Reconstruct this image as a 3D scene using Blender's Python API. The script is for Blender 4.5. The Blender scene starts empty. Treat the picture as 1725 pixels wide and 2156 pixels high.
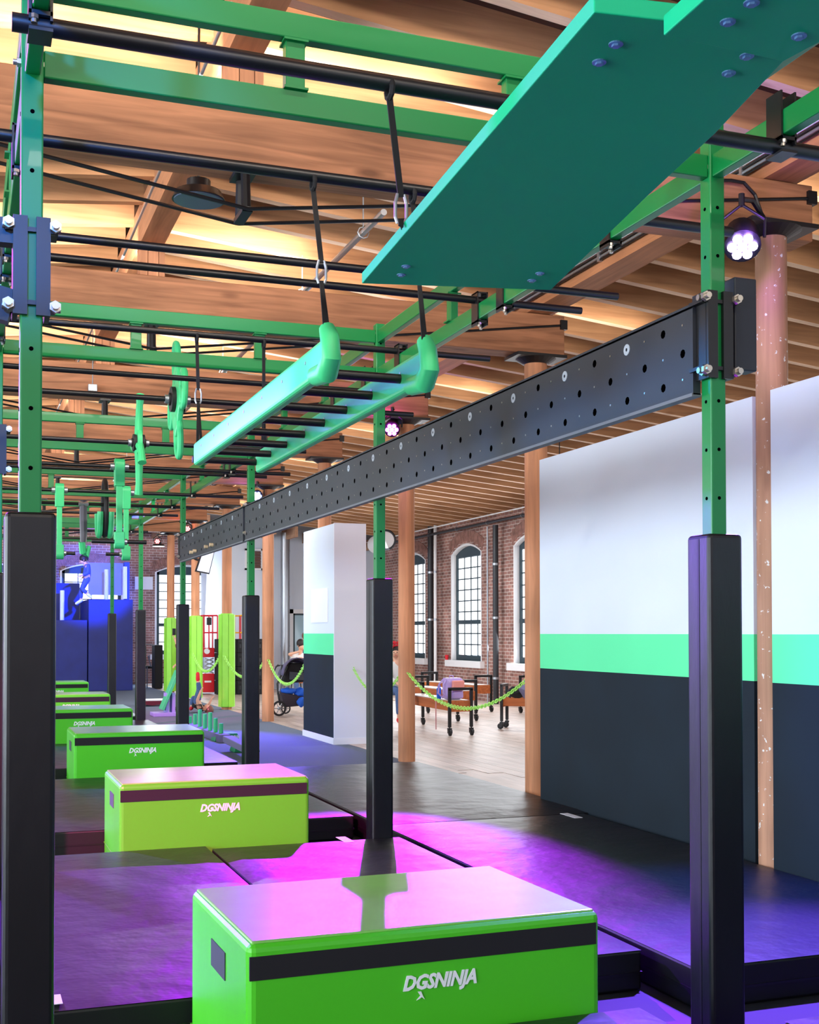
import bpy, math, random
from mathutils import Vector, Matrix
random.seed(7)
PI = math.pi
SC = bpy.context.scene
COL = SC.collection

# ------------------------------------------------------------------ camera
FPX, YAW, PITCH, ROLL, CYP, CAMZ = 2558.26, .353, .0211, -.0013, 1277.55, 1.6
fwd = Vector((math.sin(YAW)*math.cos(PITCH), math.cos(YAW)*math.cos(PITCH), math.sin(PITCH)))
r0 = Vector((math.cos(YAW), -math.sin(YAW), 0)); u0 = r0.cross(fwd)
rgt = r0*math.cos(ROLL)+u0*math.sin(ROLL); upv = u0*math.cos(ROLL)-r0*math.sin(ROLL)
cd = bpy.data.cameras.new('camera'); cam = bpy.data.objects.new('camera', cd); COL.objects.link(cam)
cd.sensor_fit = 'HORIZONTAL'; cd.sensor_width = 36; cd.lens = FPX/1725*36
cd.shift_y = (CYP-1078)/1725; cd.clip_start = .05; cd.clip_end = 300
m = Matrix((rgt, upv, -fwd)).transposed().to_4x4(); m.translation = Vector((0, 0, CAMZ))
cam.matrix_world = m
SC.camera = cam

def at(px, py, ax, v):
    """a point of the world seen at (px, py) of the photograph, on the plane ax = v"""
    d = fwd + rgt*((px-862.5)/FPX) + upv*((CYP-py)/FPX)
    i = 'XYZ'.index(ax); o = Vector((0, 0, CAMZ)); t = (v-o[i])/d[i]
    return o + d*t

# ------------------------------------------------------------------ view, world, lights
SC.view_settings.view_transform = 'Standard'; SC.view_settings.look = 'None'
SC.view_settings.exposure = 0.0; SC.view_settings.gamma = 1.0
SC.view_settings.use_curve_mapping = False
w = bpy.data.worlds.new('world'); SC.world = w; w.use_nodes = True
bg = w.node_tree.nodes['Background']; bg.inputs[0].default_value = (.72, .84, 1, 1); bg.inputs[1].default_value = 1.2

def light(name, kind, loc, aim, energy, color, size=1.0, size_y=None, spot=None, blend=.3):
    l = bpy.data.lights.new(name, kind); o = bpy.data.objects.new(name, l); COL.objects.link(o)
    o.location = loc; o.rotation_euler = (Vector(aim)-Vector(loc)).to_track_quat('-Z', 'Y').to_euler()
    l.energy = energy; l.color = color
    if kind == 'AREA':
        l.size = size
        if size_y: l.shape = 'RECTANGLE'; l.size_y = size_y
    else: l.shadow_soft_size = size
    if spot: l.spot_size = math.radians(spot); l.spot_blend = blend
    return o
DAY = (.78, .89, 1.0)
# daylight through the windows of the left wall, plus an added fill light at the windowless rear end
light('left_window_light', 'AREA', (-8.0, 4, 2.4), (3, 5, 1.9), 2900, DAY, 16, 3.4)
light('left_far_window_light', 'AREA', (-8.0, 22, 2.4), (3, 22, 1.8), 1500, DAY, 16, 3.4)
light('rear_fill_light', 'AREA', (1.5, -2.6, 3.1), (2.5, 6, 2.0), 80, DAY, 7, 2.4)
# daylight from the tall windows on the right
light('right_window_light', 'AREA', (11.0, 24, 2.5), (6, 23, 0.6), 480, (.90, .95, 1), 14, 2.8)
light('far_window_light', 'AREA', (5.6, 37.8, 2.6), (5, 30, 1.0), 260, DAY, 5, 2.4)
# added fill strips without fixtures, above the tie beams, to brighten the joist sides
for k in range(10):
    y = -.38 + 3.6507*k
    light('roof_fill_light', 'AREA', (1.3, y+.12, 4.88), (1.3, y+3.2, 5.65), 104, (1, .92, .83), 3.4, .12)
    light('roof_fill_light', 'AREA', (5.9, y+.17, 4.62), (5.9, y+3, 5.2), 10, (1, .92, .82), 1.5, .12)
for k in range(9):
    y = 3.7 + 3.65*k
    light('roof_up_light', 'AREA', (3.6, y, 4.30), (3.6, y+.05, 6), 16, (1, .93, .86), .3)
# high-bay lamps facing down
for x, y in ((8.7, 16.9), (8.7, 24), (8.7, 9), (3.9, 19.5), (3.9, 27), (-3, 9), (-3, 18)):
    light('high_bay_light', 'AREA', (x, y, 4.1), (x, y, 0), 100, (.90, .95, 1), .32)
# coloured stage lamps on the columns
VIO, MAG = (.20, .07, 1), (.42, .0, 1)
light('stage_spill', 'POINT', (4.56, 6.28, 4.08), (0, 0, 0), 16, (.38, .12, 1), .05)
light('stage_spill', 'POINT', (4.72, 13.9, 4.12), (0, 0, 0), 16, (.7, .0, 1), .05)
light('stage_spill', 'POINT', (4.7, 21.2, 4.05), (0, 0, 0), 12, (.25, .1, 1), .05)
light('stage_spill', 'POINT', (4.75, 28.6, 4.05), (0, 0, 0), 6, (1, .1, .1), .05)
light('stage_beam', 'SPOT', (4.55, 6.40, 4.0), (3.5, 3.9, .1), 12000, VIO, .06, spot=52, blend=.7)
light('stage_beam', 'SPOT', (4.80, 14.0, 4.02), (2.0, 6.9, .1), 14500, MAG, .05, spot=28, blend=.35)
light('stage_beam', 'SPOT', (4.50, 6.5, 3.9), (4.0, 5.7, .1), 2400, (.0, .09, 1), .1, spot=40, blend=.9)
light('stage_beam', 'SPOT', (4.80, 21.3, 4.0), (2.6, 17.5, .1), 4000, (.14, .06, 1), .1, spot=56, blend=.6)
light('stage_beam', 'SPOT', (4.0, 26.0, 4.2), (3.2, 36, 3.05), 16000, (.0, .06, 1), .08, spot=21, blend=.6)
light('stage_beam', 'SPOT', (-1.9, 3.3, 4.0), (1.5, 8.8, .35), 8000, (1, .06, .36), .1, spot=20, blend=.5)
light('stage_beam', 'SPOT', (-1.9, 6.9, 4.0), (.1, 4.2, 3.0), 1100, (.55, .0, 1), .08, spot=40, blend=.5)
light('stage_beam', 'SPOT', (-1.9, 14.2, 4.0), (.6, 6.6, .1), 6000, (.24, .03, 1), .1, spot=40, blend=.5)
light('stage_beam', 'SPOT', (-1.9, 10.5, 4.0), (1.9, 6.6, 2.8), 480, (.0, .30, 1), .1, spot=40, blend=.6)
light('stage_beam', 'SPOT', (-.9, -.2, 4.0), (.21, 4.2, 3.35), 1700, (.0, .22, 1), .1, spot=20, blend=.6)
light('stage_beam', 'SPOT', (-1.9, 17.5, 4.0), (1.7, 21.5, .3), 3200, (1, .08, .5), .1, spot=34, blend=.5)

# ------------------------------------------------------------------ materials
def hexc(c, a=1):
    return tuple((x/12.92 if x <= .04045 else ((x+.055)/1.055)**2.4) for x in (v/255 for v in c)) + (a,)
MATS = {}
def mat(name, rgb, rough=.5, metal=0, spec=.5, bump=None, var=0, emit=None, strength=0, vscale=6, stretch=None, alpha=1, trans=0, coat=0, dirt=None):
    mt = bpy.data.materials.new(name); mt.use_nodes = True; N = mt.node_tree.nodes; L = mt.node_tree.links
    b = N['Principled BSDF']; base = hexc(rgb) if max(rgb) > 1 else tuple(rgb)+(1,)
    b.inputs['Base Color'].default_value = base; b.inputs['Roughness'].default_value = rough
    b.inputs['Metallic'].default_value = metal; b.inputs['Specular IOR Level'].default_value = spec
    b.inputs['Alpha'].default_value = alpha; b.inputs['Transmission Weight'].default_value = trans
    b.inputs['Coat Weight'].default_value = coat
    tc = N.new('ShaderNodeTexCoord'); mp = N.new('ShaderNodeMapping'); L.new(tc.outputs['Object'], mp.inputs[0])
    if stretch: mp.inputs['Scale'].default_value = stretch
    if var:
        nz = N.new('ShaderNodeTexNoise'); nz.inputs['Scale'].default_value = vscale; nz.inputs['Detail'].default_value = 6
        L.new(mp.outputs[0], nz.inputs[0])
        rp = N.new('ShaderNodeValToRGB'); L.new(nz.outputs[0], rp.inputs[0])
        rp.color_ramp.elements[0].position = .3; rp.color_ramp.elements[1].position = .7
        rp.color_ramp.elements[0].color = tuple(c*(1-var) for c in base[:3])+(1,)
        rp.color_ramp.elements[1].color = tuple(min(1, c*(1+var)) for c in base[:3])+(1,)
        out = rp.outputs[0]
        if dirt:
            n2 = N.new('ShaderNodeTexNoise'); n2.inputs['Scale'].default_value = dirt[1]; n2.inputs['Detail'].default_value = 8
            L.new(tc.outputs['Object'], n2.inputs[0]); r2 = N.new('ShaderNodeValToRGB'); L.new(n2.outputs[0], r2.inputs[0])
            r2.color_ramp.elements[0].position = dirt[2]; r2.color_ramp.elements[1].position = dirt[2]+.12
            mx = N.new('ShaderNodeMixRGB'); L.new(r2.outputs[0], mx.inputs[0]); L.new(out, mx.inputs[1]); mx.inputs[2].default_value = hexc(dirt[0])
            out = mx.outputs[0]
        L.new(out, b.inputs['Base Color'])
    if bump:
        nb = N.new('ShaderNodeTexNoise'); nb.inputs['Scale'].default_value = bump[0]; nb.inputs['Detail'].default_value = 4
        L.new(mp.outputs[0], nb.inputs[0]); bp = N.new('ShaderNodeBump'); bp.inputs['Strength'].default_value = bump[1]
        bp.inputs['Distance'].default_value = bump[2] if len(bump) > 2 else .01
        L.new(nb.outputs[0], bp.inputs['Height']); L.new(bp.outputs[0], b.inputs['Normal'])
    if emit: b.inputs['Emission Color'].default_value = tuple(emit)+(1,); b.inputs['Emission Strength'].default_value = strength
    MATS[name] = mt; return mt

def wood(name, rgb, axis, amt=.35, dark=(96, 58, 34), rough=.65, white=None):
    """sawn timber: grain along the axis, knots, drying cracks"""
    mt = bpy.data.materials.new(name); mt.use_nodes = True; N = mt.node_tree.nodes; L = mt.node_tree.links
    b = N['Principled BSDF']; b.inputs['Roughness'].default_value = rough; b.inputs['Specular IOR Level'].default_value = .3
    tc = N.new('ShaderNodeTexCoord'); oi = N.new('ShaderNodeObjectInfo'); mp = N.new('ShaderNodeMapping')
    add = N.new('ShaderNodeVectorMath'); add.operation = 'ADD'
    sc = N.new('ShaderNodeVectorMath'); sc.operation = 'SCALE'; sc.inputs[0].default_value = (17, 23, 31); L.new(oi.outputs['Random'], sc.inputs['Scale'])
    L.new(tc.outputs['Object'], add.inputs[0]); L.new(sc.outputs[0], add.inputs[1]); L.new(add.outputs[0], mp.inputs[0])
    s = [9, 9, 9]; s['XYZ'.index(axis)] = .55; mp.inputs['Scale'].default_value = s
    nz = N.new('ShaderNodeTexNoise'); nz.inputs['Scale'].default_value = 1.9; nz.inputs['Detail'].default_value = 8; nz.inputs['Distortion'].default_value = .8
    L.new(mp.outputs[0], nz.inputs[0])
    base = hexc(rgb); dk = hexc(dark)
    rp = N.new('ShaderNodeValToRGB'); L.new(nz.outputs[0], rp.inputs[0])
    e = rp.color_ramp.elements; e[0].position = .30; e[1].position = .72
    e[0].color = tuple(base[i]*(1-amt)+dk[i]*amt for i in range(3))+(1,); e[1].color = tuple(min(1, c*1.12) for c in base[:3])+(1,)
    # knots
    mp2 = N.new('ShaderNodeMapping'); s2 = [3.2, 3.2, 3.2]; s2['XYZ'.index(axis)] = 1.1; mp2.inputs['Scale'].default_value = s2
    L.new(add.outputs[0], mp2.inputs[0]); vo = N.new('ShaderNodeTexVoronoi'); vo.inputs['Scale'].default_value = 1.0; L.new(mp2.outputs[0], vo.inputs[0])
    r2 = N.new('ShaderNodeValToRGB'); L.new(vo.outputs['Distance'], r2.inputs[0]); r2.color_ramp.elements[0].position = .05; r2.color_ramp.elements[1].position = .13
    mx = N.new('ShaderNodeMixRGB'); L.new(r2.outputs[0], mx.inputs[0]); mx.inputs[1].default_value = tuple(dk[i]*.7+base[i]*.3 for i in range(3))+(1,); L.new(rp.outputs[0], mx.inputs[2])
    # slow blotches
    n3 = N.new('ShaderNodeTexNoise'); n3.inputs['Scale'].default_value = 1.3; L.new(add.outputs[0], n3.inputs[0])
    r3 = N.new('ShaderNodeValToRGB'); L.new(n3.outputs[0], r3.inputs[0]); r3.color_ramp.elements[0].position = .25; r3.color_ramp.elements[1].position = .6
    r3.color_ramp.elements[0].color = (.72, .70, .68, 1); r3.color_ramp.elements[1].color = (1.03, 1, 1, 1)
    m3 = N.new('ShaderNodeMixRGB'); m3.blend_type = 'MULTIPLY'; m3.inputs[0].default_value = 1; L.new(mx.outputs[0], m3.inputs[1]); L.new(r3.outputs[0], m3.inputs[2])
    out = m3.outputs[0]
    if white:
        n4 = N.new('ShaderNodeTexNoise'); n4.inputs['Scale'].default_value = 26; n4.inputs['Detail'].default_value = 3; L.new(tc.outputs['Object'], n4.inputs[0])
        r4 = N.new('ShaderNodeValToRGB'); L.new(n4.outputs[0], r4.inputs[0]); r4.color_ramp.elements[0].position = white; r4.color_ramp.elements[1].position = white+.03
        m4 = N.new('ShaderNodeMixRGB'); L.new(r4.outputs[0], m4.inputs[0]); L.new(out, m4.inputs[1]); m4.inputs[2].default_value = (.75, .75, .73, 1); out = m4.outputs[0]
    L.new(out, b.inputs['Base Color'])
    bp = N.new('ShaderNodeBump'); bp.inputs['Strength'].default_value = .25; bp.inputs['Distance'].default_value = .01
    L.new(nz.outputs[0], bp.inputs['Height']); L.new(bp.outputs[0], b.inputs['Normal'])
    MATS[name] = mt; return mt

def brick(name, c1, c2, mortar, axis):
    mt = bpy.data.materials.new(name); mt.use_nodes = True; N = mt.node_tree.nodes; L = mt.node_tree.links
    b = N['Principled BSDF']; b.inputs['Roughness'].default_value = .85; b.inputs['Specular IOR Level'].default_value = .2
    tc = N.new('ShaderNodeTexCoord'); sp = N.new('ShaderNodeSeparateXYZ'); cb = N.new('ShaderNodeCombineXYZ')
    L.new(tc.outputs['Object'], sp.inputs[0]); L.new(sp.outputs['Y' if axis == 'X' else 'X'], cb.inputs[0]); L.new(sp.outputs['Z'], cb.inputs[1])
    bt = N.new('ShaderNodeTexBrick'); L.new(cb.outputs[0], bt.inputs['Vector'])
    bt.inputs['Color1'].default_value = hexc(c1); bt.inputs['Color2'].default_value = hexc(c2); bt.inputs['Mortar'].default_value = hexc(mortar)
    bt.inputs['Scale'].default_value = 1; bt.inputs['Brick Width'].default_value = .22; bt.inputs['Row Height'].default_value = .078
    bt.inputs['Mortar Size'].default_value = .007; bt.inputs['Bias'].default_value = -.2
    nz = N.new('ShaderNodeTexNoise'); nz.inputs['Scale'].default_value = 1.3; nz.inputs['Detail'].default_value = 7; L.new(tc.outputs['Object'], nz.inputs[0])
    rp = N.new('ShaderNodeValToRGB'); L.new(nz.outputs[0], rp.inputs[0]); rp.color_ramp.elements[0].position = .3; rp.color_ramp.elements[1].position = .7
    rp.color_ramp.elements[0].color = (.55, .5, .48, 1); rp.color_ramp.elements[1].color = (1.25, 1.2, 1.15, 1)
    mx = N.new('ShaderNodeMixRGB'); mx.blend_type = 'MULTIPLY'; mx.inputs[0].default_value = .9; L.new(bt.outputs[0], mx.inputs[1]); L.new(rp.outputs[0], mx.inputs[2])
    L.new(mx.outputs[0], b.inputs['Base Color'])
    bp = N.new('ShaderNodeBump'); bp.invert = True; bp.inputs['Strength'].default_value = .6; bp.inputs['Distance'].default_value = .012
    L.new(bt.outputs['Fac'], bp.inputs['Height']); L.new(bp.outputs[0], b.inputs['Normal'])
    MATS[name] = mt; return mt

GREEN = mat('green_powder_coat', (0, 120, 58), .38, spec=.4, coat=.05)
MINT = mat('mint_green_hdpe', (66, 200, 128), .42, spec=.4)
BLADE = mat('board_green_hdpe', (2, 172, 122), .6, spec=.25, bump=(180, .12, .002))
BLACKBAR = mat('black_grip_tube', (16, 17, 22), .38, spec=.5)
BLACKST = mat('black_steel', (14, 14, 17), .4, spec=.5)
PEGB = mat('charcoal_pegboard', (42, 46, 54), .5, spec=.35, bump=(260, .15, .002))
HOLE = mat('hole_black', (4, 4, 6), .9, spec=0)
WASH = mat('pale_washer', (170, 180, 190), .4)
ZINC = mat('zinc_bolt', (190, 182, 170), .3, metal=.9)
VINYL = mat('black_vinyl', (9, 11, 18), .42, spec=.45, var=.25, vscale=5, bump=(14, .30, .01), stretch=(1, 1, .35))
MATV = mat('black_mat_vinyl', (21, 21, 26), .38, spec=.40, var=.22, vscale=2.5, bump=(3.2, .6, .03))
MATS2 = mat('mat_side_vinyl', (14, 15, 19), .5, spec=.4, bump=(20, .2, .005))
PITM = mat('trench_floor', (18, 19, 24), .8)
BOXG = mat('lime_vinyl', (72, 192, 34), .42, spec=.4, bump=(5, .18, .01))
BOXT = mat('lime_top_vinyl', (118, 190, 84), .30, spec=.5, var=.06, bump=(4, .12, .01))
STRIP = mat('black_hook_strip', (13, 13, 20), .8)
LOGO = mat('white_print', (232, 238, 240), .5)
PADG = mat('lime_pad', (148, 226, 66), .45, var=.05)
WALLW = mat('white_wall_paint', (214, 224, 238), .7, spec=.3, var=.02, vscale=1)
WALLG = mat('green_wall_paint', (88, 232, 160), .6)
WALLB = mat('charcoal_wall_paint', (14, 30, 42), .7, spec=.25, var=.15, vscale=2)
WHITE = mat('white_paint', (236, 238, 242), .5)
PLASTER = mat('pale_plaster', (222, 226, 236), .8)
CARPET = mat('blue_grey_carpet', (108, 118, 136), .95, spec=.1, var=.3, vscale=120, bump=(300, .4, .004))
STEEL = mat('galvanised_steel', (170, 176, 184), .35, metal=.8)
TEAL = mat('dark_sash_paint', (40, 62, 72), .5)
PANE = mat('bright_window_glass', (255, 255, 255), .2, emit=(.93, .97, 1), strength=1.8)
DARKPIPE = mat('dark_pipe', (40, 42, 48), .45)
RUBBER = mat('rubber', (22, 22, 24), .6)
RED = mat('red_machine_paint', (200, 20, 36), .4)
YEL = mat('yellow_paint', (236, 176, 20), .5)
BENCHW = wood('bench_wood', (196, 112, 62), 'Y', .45, (110, 50, 28))
BEAMW = wood('tie_beam_wood', (184, 128, 92), 'X', .60, (84, 52, 36))
GIRDW = wood('girder_wood', (190, 132, 92), 'Y', .40, (120, 80, 58))
COLW = wood('column_wood', (206, 146, 106), 'Z', .5, (150, 100, 76))
COLP = wood('painted_column_wood', (190, 146, 118), 'Z', .40, (130, 90, 72), white=.66)
JOISTW = wood('joist_wood', (206, 156, 112), 'X', .45, (150, 98, 64))
JOISTLIT = wood('joist_lit_underside', (236, 208, 178), 'X', .25, (180, 140, 110))  # same joist wood, paler: light from below painted into the right-hand undersides
JOISTY = wood('joist_wood_lengthwise', (200, 160, 130), 'Y', .35, (150, 100, 70))
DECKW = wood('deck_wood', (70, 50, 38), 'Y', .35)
PLANKW = wood('pale_floor_plank', (206, 190, 178), 'Y', .35, (160, 140, 126), rough=.4)
BRKX = brick('brick_side', (176, 132, 122), (132, 102, 96), (214, 206, 202), 'X')
BRKY = brick('brick_end', (172, 130, 122), (128, 100, 96), (210, 202, 198), 'Y')
CHAING = mat('lime_chain_plastic', (176, 245, 110), .4)
SKIN = mat('skin', (222, 168, 140), .55)
HAIRD = mat('dark_hair', (36, 26, 24), .6)
HAIRB = mat('brown_hair', (110, 74, 56), .6)
JEANS = mat('blue_denim', (70, 96, 140), .8, var=.2, vscale=40)
NAVYC = mat('navy_cloth', (66, 86, 170), .8)
BLACKC = mat('black_cloth', (18, 18, 22), .85)
WHITEC = mat('white_cloth', (232, 230, 228), .8)
BURG = mat('burgundy_cloth', (110, 22, 50), .8)
REDC = mat('red_cloth', (210, 26, 44), .7)
BLUEC = mat('blue_cloth', (24, 96, 214), .7)
GREYC = mat('violet_grey_cloth', (104, 100, 132), .8)
ORANGE = mat('orange_cloth', (206, 84, 40), .7)
PURPV = mat('purple_clear_vinyl', (200, 174, 238), .18, alpha=.82, spec=.8)
PINKP = mat('pink_pocket', (236, 150, 140), .35)
GLASSB = mat('bluish_shop_glass', (170, 208, 224), .12, spec=.8, alpha=.9)
BLUEP = mat('platform_blue', (24, 38, 120), .6, var=.12, vscale=3)
LILAC = mat('platform_lilac', (150, 150, 215), .6)
def lampmat(n, c, s): return mat(n, (255, 255, 255), .3, emit=c, strength=s)
LV, LM, LR, LB = lampmat('violet_lens', (.55, .40, 1), 30), lampmat('magenta_lens', (.9, .05, 1), 14), lampmat('red_lens', (1, .02, .02), 9), lampmat('blue_lens', (.2, .3, 1), 22)
SCREEN = mat('bright_screen', (200, 200, 225), .25, emit=(.72, .74, .9), strength=.7)

# ------------------------------------------------------------------ mesh helpers
class MB:
    def __init__(s): s.v = []; s.f = []; s.mi = []; s.cur = 0
    def add(s, vs, fs):
        o = len(s.v); s.v += [tuple(p) for p in vs]; s.f += [tuple(i+o for i in f) for f in fs]; s.mi += [s.cur]*len(fs); return s
    def box(s, x0, y0, z0, x1, y1, z1):
        x0, x1 = sorted((x0, x1)); y0, y1 = sorted((y0, y1)); z0, z1 = sorted((z0, z1))
        return s.add([(x, y, z) for z in (z0, z1) for y in (y0, y1) for x in (x0, x1)],
                     [(0, 2, 3, 1), (4, 5, 7, 6), (0, 1, 5, 4), (2, 6, 7, 3), (0, 4, 6, 2), (1, 3, 7, 5)])
    def bar(s, a, b, w, h, up=(0, 0, 1)):
        """box beam from a to b, w wide, h high"""
        a = Vector(a); b = Vector(b); d = (b-a).normalized(); u = Vector(up)
        if abs(d.dot(u)) > .99: u = Vector((0, 1, 0))
        r = d.cross(u).normalized(); u = r.cross(d).normalized(); r *= w/2; u *= h/2
        vs = [p+i*r+j*u for p in (a, b) for j in (-1, 1) for i in (-1, 1)]
        return s.add(vs, [(0, 2, 3, 1), (4, 5, 7, 6), (0, 1, 5, 4), (2, 6, 7, 3), (0, 4, 6, 2), (1, 3, 7, 5)])
    def cone(s, a, b, ra, rb, n=14):
        a = Vector(a); b = Vector(b); d = (b-a).normalized(); u = Vector((0, 0, 1)) if abs(d.z) < .9 else Vector((1, 0, 0))
        r = d.cross(u).normalized(); u = r.cross(d)
        vs = []
        for p, q in ((a, ra), (b, rb)):
            for i in range(n): t = 2*PI*i/n; vs.append(p+(r*math.cos(t)+u*math.sin(t))*q)
        fs = [(i, (i+1) % n, n+(i+1) % n, n+i) for i in range(n)]+[tuple(range(n))[::-1], tuple(range(n, 2*n))]
        return s.add(vs, fs)
    def cyl(s, a, b, r, n=14): return s.cone(a, b, r, r, n)
    def tube(s, pts, r, n=8, closed=False):
        pts = [Vector(p) for p in pts]; k = len(pts); vs = []; pu = None
        for i, p in enumerate(pts):
            if closed: d = pts[(i+1) % k]-pts[i-1]
            else: d = pts[min(i+1, k-1)]-pts[max(i-1, 0)]
            d.normalize()
            if pu is None: pu = Vector((0, 0, 1)) if abs(d.z) < .9 else Vector((1, 0, 0))
            x = d.cross(pu)
            if x.length < 1e-4: x = d.cross(Vector((0, 1, .1)))
            x.normalize(); pu = x.cross(d).normalized()
            rr = r[i] if isinstance(r, (list, tuple)) else r
            for j in range(n): t = 2*PI*j/n; vs.append(p+(x*math.cos(t)+pu*math.sin(t))*rr)
        fs = []
        for i in range(k if closed else k-1):
            a = i*n; b = ((i+1) % k)*n
            for j in range(n): fs.append((a+j, a+(j+1) % n, b+(j+1) % n, b+j))
        if not closed: fs += [tuple(range(n))[::-1], tuple(range((k-1)*n, k*n))]
        return s.add(vs, fs)
    def prism(s, poly, a, b, axis='X'):
        """poly of 2-D points extruded from a to b along the axis"""
        n = len(poly)
        def P(u, v, t): return {'X': (t, u, v), 'Y': (u, t, v), 'Z': (u, v, t)}[axis]
        vs = [P(u, v, a) for u, v in poly]+[P(u, v, b) for u, v in poly]
        return s.add(vs, [tuple(range(n))[::-1], tuple(range(n, 2*n))]+[(i, (i+1) % n, n+(i+1) % n, n+i) for i in range(n)])
    def ball(s, c, r, n=12, m=8, sq=(1, 1, 1)):
        c = Vector(c); vs = [c+Vector((0, 0, r*sq[2]))]
        for i in range(1, m):
            p = PI*i/m
            for j in range(n): t = 2*PI*j/n; vs.append(c+Vector((r*sq[0]*math.sin(p)*math.cos(t), r*sq[1]*math.sin(p)*math.sin(t), r*sq[2]*math.cos(p))))
        vs.append(c-Vector((0, 0, r*sq[2]))); fs = [(0, 1+j, 1+(j+1) % n) for j in range(n)]
        for i in range(m-2):
            a = 1+i*n; b = a+n
            for j in range(n): fs.append((a+j, b+j, b+(j+1) % n, a+(j+1) % n))
        a = 1+(m-2)*n; fs += [(len(vs)-1, a+(j+1) % n, a+j) for j in range(n)]
        return s.add(vs, fs)
    def build(s, name, mats, parent=None, origin=None, bevel=0, smooth=False, seg=2):
        me = bpy.data.meshes.new(name)
        o0 = Vector(origin) if origin is not None else Vector((0, 0, 0))
        if origin is None and parent is not None and parent.get('_w'): 
            q = parent
            while q is not None: o0 = o0+q.location; q = q.parent
        me.from_pydata([tuple(Vector(p)-o0) for p in s.v], [], s.f); me.update()
        for mt in (mats if isinstance(mats, (list, tuple)) else [mats]): me.materials.append(mt)
        if isinstance(mats, (list, tuple)): me.polygons.foreach_set('material_index', s.mi)
        import bmesh
        bm = bmesh.new(); bm.from_mesh(me); bmesh.ops.recalc_face_normals(bm, faces=bm.faces); bm.to_mesh(me); bm.free()
        if smooth:
            me.polygons.foreach_set('use_smooth', [True]*len(me.polygons)); me.set_sharp_from_angle(angle=math.radians(35))
        o = bpy.data.objects.new(name, me); COL.objects.link(o)
        if parent is not None: o.parent = parent
        elif origin is not None: o.location = o0
        if bevel:
            bv = o.modifiers.new('bevel', 'BEVEL'); bv.width = bevel; bv.segments = seg; bv.limit_method = 'ANGLE'
        if parent is not None and parent.get('_w'): o['_w'] = 1
        return o

def tag(o, label=None, cat=None, group=None, kind=None):
    if label: o['label'] = label
    if cat: o['category'] = cat
    if group: o['group'] = group
    if kind: o['kind'] = kind
    return o
def thing(name, label, cat, loc=(0, 0, 0), rz=0, group=None, world=True):
    """an Empty at the thing's base; with world=True its parts are given in world coordinates"""
    o = bpy.data.objects.new(name, None); COL.objects.link(o); o.location = loc; o.rotation_euler = (0, 0, rz)
    o.empty_display_size = .1
    tag(o, label, cat, group)
    if world: o['_w'] = 1
    return o
def kids(o): return [c for c in bpy.data.objects if c.parent == o]
def copy_tree(o, loc=None, rz=None, label=None, parent=None):
    c = o.copy(); COL.objects.link(c); c.parent = parent
    for ch in kids(o): copy_tree(ch, parent=c)
    if loc is not None: c.location = loc
    if rz is not None: c.rotation_euler = (0, 0, rz)
    if label: c['label'] = label
    return c
def struct(o): o['kind'] = 'structure'; return o

# ------------------------------------------------------------------ the room shell
RX, SL, Z0J = 1.52, .10, 5.25                 # ridge line, roof slope, joist underside at the ridge
def jz(x): return Z0J-SL*abs(x-RX)
JH = .29
# floors
b = MB(); b.box(-8.4, -3, -.14, 5.04, 13.32, -.10); b.box(-8.4, 13.32, -.14, 3.10, 27.2, -.10); struct(b.build('floor_under_mats', PITM)).name = 'floor_1'
b = MB(); b.box(3.10, 13.32, -.10, 5.2, 38.5, 0); b.box(-8.4, 27.2, -.10, 3.10, 38.5, 0); struct(b.build('floor_2', CARPET))
fl = bpy.data.objects.new('floor', None); COL.objects.link(fl); struct(fl)
b = MB(); b.box(5.2, -3, -.12, 11.4, 13.2, -.004); b.box(5.04, -3, -.12, 5.2, 13.32, -.004); b.box(5.2, 13.2, -.12, 11.4, 38.5, -.012)
b.build('subfloor', PLANKW, fl)
pl_mesh = None
rows = 0
x = 5.215
while x < 11.3 and rows < 290:
    y = 13.2 - random.random()*1.2
    while y < 25.5 and rows < 290:
        ln = 2.4
        if pl_mesh is None:
            b = MB(); b.box(0, 0, -.012, .195, 2.396, 0); p = b.build('plank', PLANKW, fl, origin=(0, 0, 0)); pl_mesh = p.data
        else:
            p = bpy.data.objects.new('plank', pl_mesh); COL.objects.link(p); p.parent = fl
        p.location = (x, y, random.choice((0, .0006, -.0004))); y += 2.4; rows += 1
    x += .2
# partition wall, charcoal / green / white, in two lengths with a slot at the column
def banded(name, x0, y0, x1, y1, zt, zb=.0):
    o = bpy.data.objects.new(name, None); COL.objects.link(o); struct(o)
    for nm, z0, z1, mt in (('lower_panel', zb, 1.275, WALLB), ('green_band', 1.275, 1.585, WALLG), ('upper_panel', 1.585, zt, WALLW)):
        bb = MB(); bb.box(x0, y0, z0, x1, y1, z1); bb.build(nm, mt, o)
    return o
banded('wall_right', 4.92, 6.76, 5.03, 9.93, 3.165)
banded('wall_right_near', 4.87, -3, 4.98, 6.50, 3.155).name = 'wall_right_2'
pw = banded('wall_pillar', 5.0, 16.70, 5.47, 18.35, 3.165); pw.name = 'wall_middle'
for ch in kids(pw):
    # only the long side is striped; the end is plain lilac-white plaster
    pass
b = MB(); b.box(4.995, 16.672, 0, 5.475, 16.70, 3.17); b.build('end_panel', PLASTER, pw)
b = MB(); b.box(4.985, 16.66, 0, 5.0, 18.36, .09); b.box(4.985, 16.655, 0, 5.49, 16.672, .09); struct(b.build('baseboard_middle', WHITE))
b = MB(); b.box(4.992, 17.0, 1.75, 5.0, 17.9, 2.25); b.build('paper_panel', WHITE, pw)

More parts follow.
